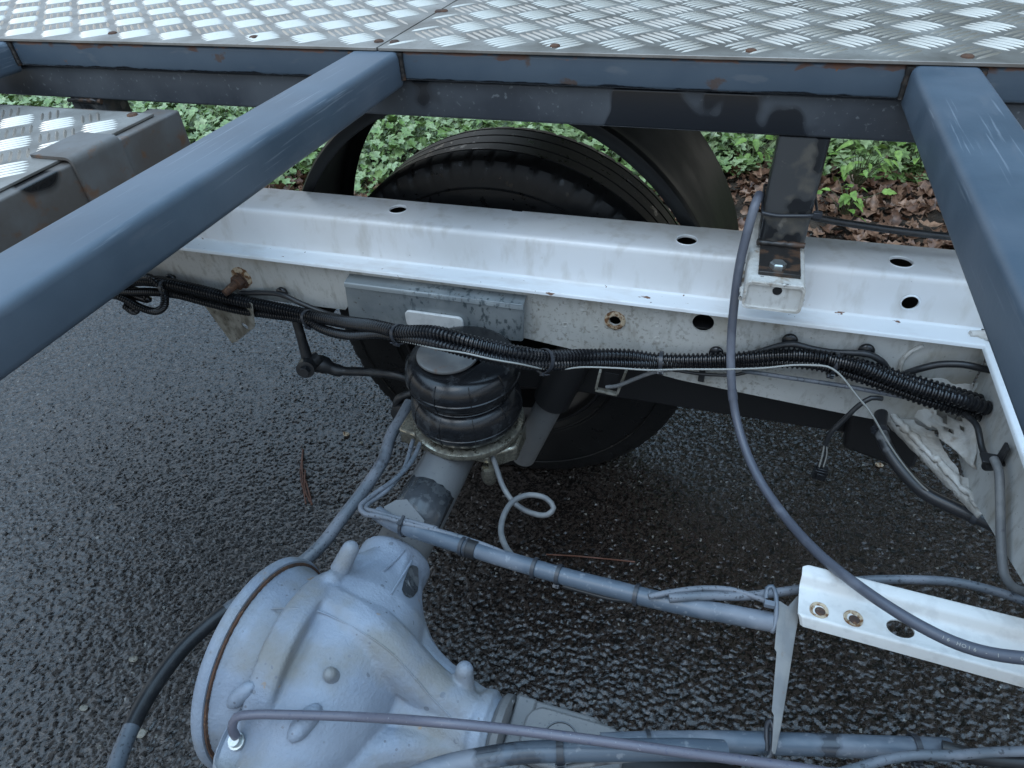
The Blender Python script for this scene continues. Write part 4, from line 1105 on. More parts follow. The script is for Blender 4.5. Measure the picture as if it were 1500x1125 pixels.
# pinion flange and universal-joint yoke
MB().lathe([(.196, .0), (.196, .040), (.201, .0465), (.208, .0465), (.212, .040), (.212, .022), (.226, .022)], (AX, DY, NZ), 'X', 48).build('pinion_flange', 'axle_paint', axl, 40)
ujx = AX + .285
yk = MB()
for sgn in (-1, 1):
    yk.prism(rrect(.100, .046, .016, 5, AX + .262, NZ + .0), lambda p, q, t: (p, t, q), DY + sgn * .026, DY + sgn * .042, 1)
yk.box((AX + .212, DY - .042, NZ - .024), (AX + .236, DY + .042, NZ + .026))
yk.build('yoke', 'axle_paint', axl, 40, bevel=.003)
yk = MB()
yk.prism(rrect(.110, .060, .020, 5, ujx, DY), lambda p, q, t: (p, q, t), NZ + .026, NZ + .040, 1)
yk.prism(rrect(.110, .060, .020, 5, ujx, DY), lambda p, q, t: (p, q, t), NZ - .040, NZ - .026, 1)
yk.box((ujx + .03, DY - .03, NZ - .0258), (ujx + .052, DY + .03, NZ + .0258))
yk.build('yoke', 'axle_paint', axl, 40, bevel=.003)
MB().lathe([(.0402, .0215), (.0412, .0215), (.0412, .019), (.0404, .0185), (.0404, 0)], (ujx - .012, DY, NZ), 'Z', 32).build('bearing_cap', 'axle_paint', axl, 40)
MB().lathe([(.0405, .0200), (.0420, .0195), (.0420, .0180), (.0405, .0175)], (ujx - .012, DY, NZ), 'Z', 32).build('snap_ring', 'wet_patch', axl, 40)
for k in range(4):
    a = math.radians(45 + 90 * k)
    hexbolt((AX + .203, DY + .037 * math.cos(a), NZ + .037 * math.sin(a)), (1, 0, 0), .0075, .009, 'axle_paint', axl)
MB().tube([(ujx + .052, DY, NZ), (.9, DY + .02, NZ + .01)], .036, 28).build('propeller_shaft', 'black_part_cavity', axl, 60)

# shock absorber behind the spring
sh = thing('shock_absorber', P(770, 690, y=.84), 'slanted shock absorber with dark upper sleeve beside the air spring', 'shock absorber')
s0, s1, s2 = P(766, 668, y=.845), P(806, 590, y=.845), P(850, 505, y=.845)
MB().tube([s0, s0.lerp(s1, .5), s1, s1.lerp(s2, .35)], .0245, 24).build('lower_tube', 'axle_paint', sh, 60)
MB().tube([s1.lerp(s2, .05), s1.lerp(s2, .06), s2], [.030, .0325, .0325], 24).build('upper_sleeve', 'black_part_cavity', sh, 40)

# anti-roll bar link
al = thing('stabiliser_link', P(447, 540, y=.80), 'black stabiliser drop link with rubber bush in front of the tyre', 'drop link')
l0, l1, l2 = P(432, 462, y=.815), P(452, 532, y=.80), P(447, 542, y=.775)
MB().tube([l0, l0.lerp(l1, .5), l1], [.0085, .0085, .011], 12).build('drop_rod', 'cable_black', al, 60)
MB().tube([l1 + Vector((.012, .018, .004)), l1, l2, l2 + (l2 - l1) * .02], [.012, .0165, .0165, .012], 20).build('bush', 'cable_black', al, 40)
MB().tube([l2 + (l2 - l1) * .1, l2 + (l2 - l1) * .45], [.010, .0095], 6).build('nut', 'cable_black', al, 30)
arm = catmull(px((452, 532, 'y', .815), (470, 533, 'y', .82), (492, 542, 'y', .825), (540, 545, 'y', .835), (590, 552, 'y', .84), (630, 575, 'y', .85)), .008)
MB().tube(arm, [.017 if i < 4 else .012 if i < 7 else .0085 for i in range(len(arm))], 12).build('bar_arm', 'cable_black', al, 60)
b0 = P(590, 610, y=.79)
MB().tube([b0 + Vector((0, .03, 0)), b0 + Vector((0, .012, 0)), b0, b0 + Vector((0, -.004, 0))], [.02, .024, .024, .014], 22).build('arm_bush', 'cable_black', al, 40)
arm = catmull([b0 + Vector((-.02, .01, .0)), b0 + Vector((-.006, .01, .035)), b0 + Vector((.028, .02, .05))], .006)
MB().tube(arm, .007, 10).build('bush_strap', 'cable_black', al, 60)

# ================================================================== WIRING HARNESS
CY = .786
def conduit(name, label, rows, r, p0, p1=None, cat='conduit', group=None):
    pts = [P(u, v, y=(q[0] if q else CY)) for (u, v, *q) in rows]
    path = catmull(pts, .004)
    o = conduit_mesh(path, r, p0, p1).build(name, 'conduit_black', None, 30, loc=path[0])
    tag(o, label, cat, group); return o, path
big_rows = [(178, 412), (215, 411), (250, 416), (300, 427), (350, 440), (400, 450), (450, 461, .782), (500, 471, .755), (550, 478, .71), (586, 486, .685), (640, 488, .665), (700, 504, .660), (760, 517, .675), (800, 523, .705), (860, 521, .755), (920, 521, .780), (965, 527), (1050, 527), (1100, 524), (1150, 520), (1200, 523), (1240, 531), (1300, 548), (1350, 563, .775), (1400, 578, .77), (1452, 594, .77)]
co1, path1 = conduit('corrugated_conduit', 'thick black corrugated conduit running the length of the white rail', big_rows, .0104, .0052, .0066)
sm_rows = [(178, 428), (230, 428), (262, 432), (300, 442), (350, 454), (400, 461), (445, 468, .780), (475, 483, .762), (510, 491, .738), (555, 489, .705), (590, 494, .682), (640, 504, .655), (700, 520, .648), (750, 531, .660), (800, 535, .695), (860, 532, .748), (960, 533, .780), (1060, 533), (1150, 531), (1200, 536, .780), (1240, 547, .776), (1290, 563, .77), (1350, 585, .762), (1400, 600, .758), (1448, 612, .758)]
co2, path2 = conduit('corrugated_conduit', 'thinner black corrugated conduit strapped under the thick one', sm_rows, .0080, .0048, .0066)
rows3 = [(590, 487, .779), (640, 497, .768), (700, 513, .766), (760, 526, .766), (800, 529, .770)]
rows4 = [(830, 524, .776), (880, 517, .776), (940, 519, .776), (962, 526, .772)]
rows5 = [(1215, 527, .775), (1260, 537, .768), (1310, 557, .760), (1360, 573, .752), (1410, 586, .746), (1450, 600, .744)]
conduit('corrugated_conduit', 'ribbed black conduit end between the two others at the torn gusset', rows5, .0100, .0062, .0070)
# coiled spare ends
lp = [(150, 432, .79), (190, 410, .785), (222, 408, .780), (238, 424, .775), (241, 446, .772), (228, 456, .772), (205, 450, .774), (188, 440, .778), (165, 430, .782)]
conduit('conduit_loop', 'black corrugated conduit curled in an open loop beside the blue bar', lp, .0072, .0050)
lp = [(140, 428, .80), (175, 421, .795), (205, 428, .79), (217, 438, .788), (204, 436, .792), (170, 424, .80)]
conduit('conduit_loop', 'short corrugated conduit tail tucked behind the open loop', lp, .0070, .0050)
lp = [(120, 440, .80), (165, 432, .79), (186, 440, .785), (199, 452, .782), (196, 456, .784), (184, 448, .79)]
conduit('conduit_loop', 'stubby drooping conduit end below the open loop', lp, .0076, .0050)

def near(path, u):
    return min(range(1, len(path) - 1), key=lambda i: abs(proj(path[i])[0] - u))
for (u, ru, rw, who) in ((247, .015, .021, 0), (456, .014, .021, 0), (586, .0135, .0150, 0), (797, .0165, .0185, 0), (967, .0145, .0165, 0), (1219, .015, .0205, 0)):
    i = near(path1, u); j = near(path2, u)
    c = (path1[i] + path2[j]) / 2; td = path1[i + 1] - path1[i - 1]
    tie(co1, c, td, ru, rw, .0055, hdir=(0, -1, -.8))

# smooth black loom with mushroom clips pushed into the web
loom_rows = [(200, 411, .800), (240, 408, .800), (262, 418, .802)]
l2_rows = [(352, 430, .802), (380, 429, .800), (413, 432, .796), (440, 444, .796), (475, 458, .797), (520, 470, .798)]
l3_rows = [(1010, 527, .800), (1050, 523, .799), (1080, 522, .799), (1110, 516, .798), (1140, 507, .797), (1160, 504, .796), (1190, 511, .796), (1220, 516, .796), (1250, 517, .796), (1272, 519, .796), (1292, 530, .798), (1300, 541, .800)]
loom = thing('cable_loom', P(1160, 504, y=.80), 'black taped loom held by mushroom clips on the white side web', 'cable')
for rows in (loom_rows, l2_rows, l3_rows):
    pts = [P(u, v, y=y) for u, v, y in rows]
    MB().tube(catmull(pts, .005), .0045, 10).build('loom_sleeve', 'cable_black', loom, 60)
for (u, v) in ((250, 409), (413, 429), (1049, 517), (1157, 499), (1269, 514)):
    c = P(u, v, y=.803)
    MB().lathe([(.009, .004), (.004, .004), (.003, .0098), (-.0005, .0105), (-.003, .0085), (-.004, .0)], c, 'Y', 22).build('mushroom_clip', 'conduit_black', loom, 50)

# white single wire along the conduits
wr, _ = cable('white_wire', pxi('y', [(545, 494, .71), (570, 497, .69), (600, 502, .668), (640, 511, .645), (680, 517, .636), (720, 526, .638), (760, 533, .652), (800, 541, .690), (825, 541, .715), (850, 538), (900, 539), (950, 542), (1000, 541), (1060, 541), (1120, 539), (1160, 535), (1190, 535), (1212, 537), (1226, 545), (1240, 560), (1255, 580), (1268, 595), (1280, 612), (1296, 640), (1312, 665), (1335, 695), (1360, 720), (1385, 738), (1404, 748, .70)]), .0012, 'white_wire')
tag(wr, 'thin white wire following the conduits and the drooping black hose', 'wire')
# black taped hose drooping to the right
bh, bpath = cable('taped_hose', pxi('z', [(1292, 570, .47), (1291, 600, .455), (1290, 630, .445), (1300, 658, .435), (1322, 690, .425), (1355, 722, .42), (1400, 745, .42), (1440, 762, .42), (1500, 790, .42)]), .0088, 'hose_dark', n=14)
tag(bh, 'black taped hose drooping below the torn gusset', 'hose')
tie(bh, P(1291, 632, z=.445), P(1296, 650, z=.44) - P(1290, 620, z=.447), .009, .009, .006, hdir=(-1, -.5, .2))
tie(bh, P(1428, 757, z=.42), P(1440, 762, z=.42) - P(1418, 752, z=.42), .009, .009, .006, head=False)
# branch with hanging plug
br, _ = cable('plug_lead', pxi('y', [(1292, 584, .76), (1276, 583), (1258, 594), (1236, 615), (1217, 634), (1209, 652, .74)]), .0034, 'cable_black')
tag(br, 'black lead with a hanging plug below the rail', 'cable')
for du, cc in ((-3, 'white_wire'), (1, 'cable_black'), (3, 'white_wire')):
    MB().tube(catmull(pxi('y', [(1209 + du * .4, 650, .74), (1208 + du, 665, .74), (1203 + du, 684, .74)]), .004), .0011, 6).build('lead_core', cc, br, 60)
c = P(1201, 693, y=.74)
plg = MB(); ax_ = Vector((.1, 0, 1)).normalized(); u_ = Vector((1, 0, -.1)).normalized(); w_ = ax_.cross(u_)
plg.obox(c, u_, w_, ax_, .0088, .0060, .0085); plg.obox(c + w_ * .0072 + ax_ * .001, u_, w_, ax_, .0040, .0014, .0066); plg.obox(c - w_ * .0070 , u_, w_, ax_, .0055, .0012, .0050)
plg.obox(c + ax_ * .0100, u_, w_, ax_, .0070, .0046, .0018)
plg.build('plug', 'conduit_black', br, 30, bevel=.0008)

# grey rods behind the harness and clip frame
o, _ = cable('grey_rod', pxi('y', [(1088, 544, .800), (1100, 545, .795), (1160, 554), (1240, 566), (1300, 577), (1345, 585, .765)]), .0032, 'hose_grey'); tag(o, 'thin grey plastic tube crossing in front of the white web', 'tube')
o, _ = cable('black_lead', pxi('y', [(950, 540, .800), (985, 542), (1030, 548), (1075, 549), (1100, 544, .797)]), .0026, 'cable_black'); tag(o, 'thin black lead sagging under the conduits', 'wire')
MB().obox(P(1028, 549, y=.806), Vector((1, 0, 0)), Vector((0, 1, 0)), Vector((0, 0, 1)), .0045, .004, .011).build('lead_clip', 'cable_black', o, 30, bevel=.001)
o, _ = cable('grey_cable_tail', pxi('y', [(888, 567, .79), (905, 565), (930, 555), (955, 546), (985, 541, .785)]), .0032, 'grey_cable'); tag(o, 'short grey cable tail poking through the small clip frame', 'cable')
cf = thing('clip_frame', P(890, 558, y=.80), 'small open metal clip frame hanging below the conduits', 'clip')
q = [P(880, 541, y=.80), P(918, 541, y=.80), P(904, 577, y=.80), P(873, 570, y=.80)]
for a, b in ((q[3], q[0]), (q[1], q[2]), (q[2], q[3])):
    d = (b - a).normalized(); MB().obox((a + b) / 2, d, Vector((0, 1, 0)), d.cross(Vector((0, 1, 0))), (b - a).length / 2 + (.0005 if a is q[2] else -.0028), .0045, .0020).build('frame_bar', 'strap_dirty', cf, 30, bevel=.0006)
MB().obox((q[0] + q[2]) / 2 + Vector((.003, .003, .002)), Vector((1, 0, 0)), Vector((0, 1, 0)), Vector((0, 0, 1)), .011, .0015, .013).build('insert', 'black_part_cavity', cf, 30)

# black pipe and loom inside the corner
o, _ = cable('corner_cable', pxi('y', [(1322, 549, .802), (1345, 541, .795), (1375, 534), (1410, 534), (1440, 540), (1470, 545, .79)]), .0046, 'cable_black'); tag(o, 'black taped cable bending into the corner above the conduit ends', 'cable')
# right-hand hard pipe with clip, and grey hose below it
o, _ = cable('brake_pipe', pxi('x', [(1412, 606, .325), (1430, 622, .333), (1435, 640), (1438, 655), (1444, 668), (1456, 672, .340)]), .0036, 'cable_black'); tag(o, 'bent black brake pipe running down the crossmember', 'pipe')
pc = thing('pipe_clip', P(1460, 672, x=.340), 'black folded pipe clip on the crossmember wall', 'clip')
c = P(1456, 673, x=.338)
MB().obox(c, Vector((1, 0, 0)), Vector((0, 1, 0)), Vector((0, 0, 1)), .013, .008, .0016).build('clip_base', 'cable_black', pc, 30, bevel=.0006)
e0, e1 = P(1462, 676, x=.341), P(1475, 655, x=.341); d = (e1 - e0).normalized()
MB().obox((e0 + e1) / 2, d, Vector((0, 1, 0)), d.cross(Vector((0, 1, 0))), (e1 - e0).length / 2 + .002, .006, .0016).build('clip_arm', 'cable_black', pc, 30, bevel=.0005)
MB().tube([P(1444, 683, x=.333), P(1451, 683, x=.335)], .0055, 14).build('clip_eye', 'cable_black', pc, 40)
o, _ = cable('grey_hose', pxi('x', [(1456, 672, .332), (1463, 690), (1465, 730), (1466, 780), (1468, 820), (1471, 842), (1482, 858), (1500, 867), (1540, 880, .345)]), .0047, 'grey_cable', n=12); tag(o, 'grey hose dropping from the pipe clip past the crossmember', 'hose')

# ================================================================== HANGING HOSE TIED TO THE POST
hh, hp_ = cable('hanging_hose', pxi('y', [(1112, 285, .815), (1106, 300, .797), (1096, 335, .785), (1084, 385, .77), (1076, 440, .755), (1071, 500, .738), (1071, 550, .72), (1076, 600, .70), (1089, 650, .665), (1112, 702, .62), (1150, 757, .565), (1200, 812, .495), (1250, 853, .452), (1300, 888, .424), (1350, 918, .406), (1400, 942, .394), (1450, 957, .386), (1500, 964, .382), (1560, 968, .378), (1700, 962, .36), (2000, 930, .34)]), .0056, 'hose_steel', n=14)
tag(hh, 'blue-grey hose hanging from the post over the white channel', 'hose')
i = near(hp_, 1071.5)
k = min(range(len(hp_)), key=lambda q: (proj(hp_[q])[1] - 580) ** 2)
MB().tube(hp_[k - 1:k + 2], .0061, 14).build('hose_joint', 'hose_steel', hh, 50)
def hose_print(txt, u0, du, size, path, rad, parent):
    k0 = near(path, u0); path = resample(path[k0:], du)
    for n__, ch in enumerate(txt):
        if ch == ' ': continue
        k = n__ + 1; tg = (path[k + 1] - path[k - 1]).normalized()
        nrm = Vector((.05, -.62, .78)); nrm = (nrm - tg * nrm.dot(tg)).normalized(); upv = nrm.cross(tg)
        cu = bpy.data.curves.new('letter', 'FONT'); cu.body = ch; cu.size = size; cu.extrude = .00015; cu.align_x = 'CENTER'; cu.align_y = 'CENTER'
        to = bpy.data.objects.new('letter_src', cu); COL.objects.link(to); bpy.context.view_layer.update()
        me = bpy.data.meshes.new_from_object(to.evaluated_get(bpy.context.evaluated_depsgraph_get())); bpy.data.objects.remove(to)
        me.transform(Matrix(((tg.x, upv.x, nrm.x), (tg.y, upv.y, nrm.y), (tg.z, upv.z, nrm.z))).to_4x4())
        o_ = link('letter', me, 'white_wire', parent, 0); o_.location = path[k] + nrm * (rad + .00005) - loc_of(parent)
hose_print('16 HO16 - 1 - 02 W', 1372, .0040, .0044, hp_, .0056, hh)
o, _ = cable('cable_tie_strap', [(.0445, .799, .7455), (.060, .7975, .744), (.080, .7975, .7455), (.1005, .7985, .7475), (.106, .803, .7480)], .0021, 'tie_plastic'); tag(o, 'black cable tie strapped round the steel post', 'cable tie')
MB().obox((.106, .800, .748), Vector((1, 0, 0)), Vector((0, 1, 0)), Vector((0, 0, 1)), .005, .0035, .0034).build('tie_head', 'tie_plastic', o, 30, bevel=.0006)
MB().tube([(.0445, .799, .7455), (.0435, .83, .752), (.044, .856, .756), (.07, .858, .756), (.1035, .857, .753), (.106, .803, .748)], .0018, 8).build('tie_band', 'tie_plastic', o, 50)
o, _ = cable('black_cable', pxi('y', [(1112, 288, .862), (1150, 300, .862), (1190, 317, .862), (1260, 330), (1340, 341), (1420, 349), (1520, 352, .88)]), .0046, 'cable_black'); tag(o, 'black cable stretched from the post past the leaf litter', 'cable')

# ================================================================== WHITE CHANNEL WITH STRAP
ch = thing('white_channel', (.25, .45, .50), 'white pressed channel with rusty plug holes beside the hanging hose', 'channel')
e1 = P(1172, 869, z=.503); e2 = P(1500, 955, z=.503); ld = (e2 - e1); ld.z = 0; ld.normalize(); wd = Vector((-ld.y, ld.x, 0))
# section across (towards back): s in metres from the front edge
ctr = e1
sec = round_poly([(-.0300, -.0115), (-.0265, .0015), (-.020, .0), (.009, .0), (.0150, .0115), (.029, .0125), (.0305, .0080)], [0, .003, .003, .004, .004, .003, 0], 3)
MBc = MB().prism(thick(sec, -.0022), lambda p, q, t: tuple(ctr + ld * t + wd * p + Vector((0, 0, q))), -.001, .55, 20)
chn = MBc.build('channel', 'channel_white', ch, 30)
cm = MB()
def slot(u, v, rx, ry):
    c = P(u, v, z=.503); c = c - ctr
    s_, t_ = c.dot(ld), c.dot(wd)
    pts = [(s_ + rx * math.cos(2*math.pi*k/24), t_ + ry * math.sin(2*math.pi*k/24)) for k in range(24)]
    return pts
cm.prism(slot(1319, 921, .0125, .0095), lambda p, q, t: tuple(ctr + ld * p + wd * q + Vector((0, 0, t))), -.02, .03, 1)
# chamfered end corners
for sgn, w0 in ((1, .032), (-1, -.032)):
    tri = [(-.004, w0), (.009, w0), (-.004, w0 - sgn * .010)]
    cm.prism(tri, lambda p, q, t: tuple(ctr + ld * p + wd * q + Vector((0, 0, t))), -.03, .03, 1)
cut(chn, cm)
for (u, v) in ((1200, 894), (1250, 906)):
    c = P(u, v, z=.5035)
    wobble(MB().lathe([(-.001, .0092), (.0012, .0088), (.0010, .0070), (-.0006, .0058), (-.0008, 0)], c, 'Z', 22), .0006, 220).build('rusty_plug', 'rust_ring', ch, 60)
    MB().lathe([(-.0002, .0052), (.0004, .003), (.0004, 0)], c + Vector((.001, -.001, 0)), 'Z', 14).build('plug_core', 'rust', ch, 60)
stp = thing('steel_strap', P(1150, 900, z=.49), 'thin tapered grey steel strap between the channel end and the lower tube', 'strap')
pts = [(1140, 880), (1153, 889), (1168, 872), (1170, 885), (1161, 935), (1151, 1000), (1140, 1068), (1132, 1105), (1130, 1098), (1133, 1048), (1130, 1042), (1137, 955), (1134, 950)]
zs = [.500, .498, .500, .498, .485, .468, .449, .440, .442, .455, .457, .480, .482]
ptsw = [P(u, v, z=.50 - (v - 870) / 235 * .06) for u, v in pts]
fan(ptsw, .0028, (1, .3, -.3)).build('strap', 'strap_steel', stp, 30, bevel=.0005)

# ================================================================== TUBES, HOSES AND CABLES ROUND THE AXLE
bt = thing('brake_tube', P(850, 845, z=.46), 'blue-grey sleeved tube with cable ties from the axle to the strap', 'tube')
tp = pxi('z', [(553, 752, .424), (575, 766, .426), (600, 775), (640, 788), (700, 807), (770, 828), (840, 848), (900, 863), (950, 876), (1010, 889), (1070, 900), (1112, 908), (1136, 912, .482)])
tpath = catmull(tp, .006)
MB().tube(tpath, .0100, 18).build('sleeve', 'tube_blue', bt, 60)
for u, hd in ((594, (0, -.3, 1)), (677, (0, .2, 1)), (783, (0, 0, 1)), (822, (0, -1, -.6)), (935, (0, .1, 1))):
    k = near(tpath, u); tie(bt, tpath[k], tpath[k + 1] - tpath[k - 1], .0112, .0112, .0045, head=(u in (594, 822)), hdir=hd)
    if u == 677: tie(bt, tpath[k] + (tpath[k+1] - tpath[k]).normalized() * .006, tpath[k + 1] - tpath[k - 1], .0112, .0112, .003, head=False)
k = near(tpath, 690); tie(bt, tpath[k], tpath[k + 1] - tpath[k - 1], .0105, .0105, .012, head=False, mat='cable_black')
# slim pipes strapped along the tube
o, _ = cable('slim_pipe', pxi('z', [(620, 640, .40), (600, 680, .405), (575, 705, .41), (545, 726, .42), (528, 742, .426), (533, 752, .43), (560, 757, .437), (600, 768), (660, 783), (720, 803), (760, 822, .452)]), .0036, 'hose_grey'); tag(o, 'slim grey brake pipe looping from the spring seat onto the tube', 'pipe')
o, _ = cable('slim_pipe', pxi('z', [(605, 645, .395), (590, 690, .40), (565, 720, .41), (541, 737, .418), (536, 745, .424), (550, 750, .433), (600, 764, .44), (640, 775, .444)]), .0034, 'hose_grey'); tag(o, 'second slim grey pipe tucked inside the pipe loop at the axle', 'pipe')
o, _ = cable('slim_pipe', pxi('z', [(825, 858, .440), (860, 868, .442), (900, 878, .446), (935, 880, .452)]), .0026, 'cable_black'); tag(o, 'thin black wire hugging the underside of the sleeved tube', 'wire')
o, _ = cable('slim_pipe', pxi('z', [(950, 874, .478), (985, 867), (1030, 862), (1070, 864), (1100, 872), (1122, 880, .485)]), .0032, 'hose_grey'); tag(o, 'thin grey line bowing above the end of the sleeved tube', 'pipe')
lh, _ = cable('line_hose', pxi('z', [(980, 876, .478), (1030, 873), (1090, 873), (1130, 869), (1172, 863), (1220, 855), (1270, 850), (1330, 849), (1400, 853), (1450, 864), (1500, 880), (1560, 905, .49), (1700, 960, .47), (1950, 1040, .45)]), .0048, 'hose_grey', n=12); tag(lh, 'grey hose passing behind the white channel', 'hose')
ct = thing('cable_tie', P(1129, 880, z=.485), 'blue-grey cable tie looped over the tube end at the strap', 'cable tie')
MB().tube(catmull(pxi('z', [(1122, 876, .497), (1124, 862, .502), (1131, 859, .504), (1136, 870, .500), (1137, 900, .492), (1132, 925, .480), (1127, 915, .472)]), .004), .0024, 8).build('tie_band', 'tube_blue', ct, 60)
MB().obox(P(1127, 885, z=.497), Vector((1, 0, 0)), Vector((0, 1, 0)), Vector((0, 0, 1)), .005, .003, .003).build('tie_head', 'tube_blue', ct, 30, bevel=.0005)
# loop of grey cable
o, _ = cable('looped_cable', pxi('z', [(721, 668, .385), (727, 685, .38), (738, 715, .37), (755, 738, .362), (780, 752, .362), (802, 754, .368), (811, 744, .375), (800, 730, .384), (775, 725, .390), (752, 734, .396), (738, 755, .402), (734, 780, .412), (742, 803, .428), (754, 818, .442)]), .0040, 'grey_cable', n=12); tag(o, 'grey cable curling in a single loop beside the axle', 'cable')
# big hose at the left
o, vp_ = cable('vent_hose', pxi('z', [(600, 590, .37), (588, 612, .365), (572, 640), (562, 672), (540, 708), (505, 754), (472, 797), (440, 826), (400, 852), (350, 882, .31), (312, 910), (270, 948), (235, 992), (205, 1040), (182, 1090), (168, 1130), (160, 1180, .33)]), .0098, 'hose_grey', n=16); tag(o, 'thick grey and black hose passing behind the differential to the ground', 'hose')
k0_ = min(range(len(vp_)), key=lambda k: (proj(vp_[k])[0] - 330) ** 2); k1_ = min(range(len(vp_)), key=lambda k: (proj(vp_[k])[1] - 1075) ** 2)
sl_ = MB().tube(vp_[k0_:k1_], .0102, 16).build('sleeve', 'cable_black', o, 60); sl_['label'] = 'glossy black sleeve'
# breather pipe
top = bp + Vector((0, 0, .016))
bpts = [bp + Vector((0, 0, .012)), P(340, 1066, z=top.z + .016), P(346, 1051, z=top.z + .026), P(368, 1047, z=top.z + .029), P(420, 1047, z=top.z + .030), P(520, 1050, z=top.z + .032), P(640, 1058, z=.49), P(760, 1070, z=.48), P(860, 1083, z=.478), P(1000, 1102, z=.475), P(1120, 1118, z=.47), P(1200, 1130, z=.47), P(1400, 1165, z=.46), P(1700, 1220, z=.45)]
o, _ = cable('breather_pipe', bpts, .0046, 'lilac_pipe', n=12); tag(o, 'thin lilac-grey breather pipe bent out of the differential', 'pipe')
# lower pair of sleeved tubes
lt, lpath = cable('lower_tube', pxi('z', [(560, 1160, .45), (640, 1126, .45), (700, 1112), (760, 1103), (830, 1100), (900, 1099), (1000, 1098, .452), (1060, 1100, .440)]), .0098, 'tube_blue', n=16); tag(lt, 'blue-grey sleeved tube curving across the pinion yoke', 'tube')
k = near(lpath, 824); tie(lt, lpath[k], lpath[k + 1] - lpath[k - 1], .0110, .0110, .0065, hdir=(0, -1, -.6))
l2t, lpath2 = cable('lower_tube', pxi('z', [(880, 1090, .425), (940, 1088), (1000, 1087), (1060, 1087), (1130, 1089), (1200, 1091), (1280, 1094), (1340, 1096), (1392, 1098, .425)]), .0103, 'tube_blue', n=16); tag(l2t, 'straight blue-grey tube end passing under the strap tip', 'tube')
k = near(lpath2, 952); tie(l2t, lpath2[k], lpath2[k + 1] - lpath2[k - 1], .0106, .0106, .004, head=False)
k = near(lpath2, 1344); tie(l2t, lpath2[k], lpath2[k + 1] - lpath2[k - 1], .0114, .0114, .0055, hdir=(0, -1, -.6))
ct = thing('cable_tie', P(1129, 1085, z=.44), 'dark cable tie looped over the lower tube at the strap tip', 'cable tie')
MB().tube(catmull(pxi('z', [(1124, 1100, .430), (1124, 1062, .442), (1129, 1056, .446), (1133, 1066, .444), (1132, 1095, .436), (1124, 1112, .430), (1114, 1108, .43)]), .004), .0026, 8).build('tie_band', 'tie_plastic', ct, 60)
o, _ = cable('thin_cable', pxi('z', [(1200, 1140, .46), (1260, 1124, .46), (1300, 1112), (1345, 1106), (1400, 1106), (1450, 1102), (1520, 1100, .46), (1750, 1090, .45), (2000, 1085, .44)]), .0044, 'hose_grey', n=12); tag(o, 'grey cable sweeping under the tie on the lower tube end', 'cable')
o, _ = cable('thin_cable', pxi('z', [(1380, 1096, .44), (1430, 1108, .445), (1480, 1114, .445), (1540, 1118, .445), (1750, 1125, .44), (2000, 1130, .43)]), .0070, 'cable_black', n=12); tag(o, 'thick black cable leaving the lower tube end', 'cable')
o, _ = cable('thin_cable', pxi('z', [(830, 1124, .435), (900, 1114, .435), (1000, 1107, .435), (1060, 1104, .435)]), .0030, 'grey_cable'); tag(o, 'thin pale cable below the curved sleeved tube', 'cable')

# ================================================================== VERGE: IVY, LEAF LITTER, SPRIGS
ivy_out = [(0, 0), (.26, -.12), (.52, .10), (.33, .30), (.44, .56), (.17, .60), (0, 1.0), (-.17, .60), (-.44, .56), (-.33, .30), (-.52, .10), (-.26, -.12)]
def ivy_leaf_pts(fold, droop):
    P_ = [(0, .32, -.03)] + [(x, y, fold * abs(x) - droop * y * y) for x, y in ivy_out]
    F_ = [(0, 1 + k, 1 + (k + 1) % 12) for k in range(12)]
    return P_, F_
dead_out = [(0, 0), (.16, .12), (.14, .26), (.28, .34), (.22, .5), (.30, .66), (.16, .76), (0, 1.0), (-.16, .78), (-.27, .64), (-.20, .5), (-.30, .36), (-.15, .24), (-.15, .10)]
def dead_leaf_pts(c1, c2):
    n = len(dead_out)
    P_ = [(0, .3, 0), (0, .65, .03)] + [(x, y, c1 * x * x * 3 + c2 * (y - .5) ** 2) for x, y in dead_out]
    F_ = []
    for k in range(n):
        a, b = 2 + k, 2 + (k + 1) % n
        ctr = 0 if (dead_out[k][1] + dead_out[(k+1) % n][1]) / 2 < .5 else 1
        F_.append((ctr, a, b))
    F_.append((0, 2 + 4, 1)); F_.append((0, 1, 2 + 10))
    return P_, F_
def mesh_of(name, pf, mat):
    me = bpy.data.meshes.new(name); me.from_pydata(pf[0], [], pf[1]); me.update(); me.materials.append(MATS[mat])
    me.polygons.foreach_set('use_smooth', [True] * len(me.polygons)); return me
IVY = [mesh_of('ivy_leaf', ivy_leaf_pts(f, d), 'ivy_leaf') for f, d in ((.22, .15), (.35, .05), (.12, .30), (.28, -.06))]
DEAD = [mesh_of('dead_leaf', dead_leaf_pts(a, b), 'dead_leaf') for a, b in ((.8, .3), (1.3, -.2), (-.6, .5), (.5, .9))]
def leaf_matrix(p, yaw, tilt, roll, s):
    return Matrix.Translation(p) @ Matrix.Rotation(yaw, 4, 'Z') @ Matrix.Rotation(tilt, 4, 'X') @ Matrix.Rotation(roll, 4, 'Y') @ Matrix.Diagonal((s, s, s, 1))
WINDOWS = ((1078, 190, 1400, 372), (515, 165, 700, 285), (890, 185, 1030, 345), (0, 140, 285, 260))
def visible(p):
    u, v, w = proj(p)
    return any(a <= u <= c and b <= v <= d for a, b, c, d in WINDOWS)
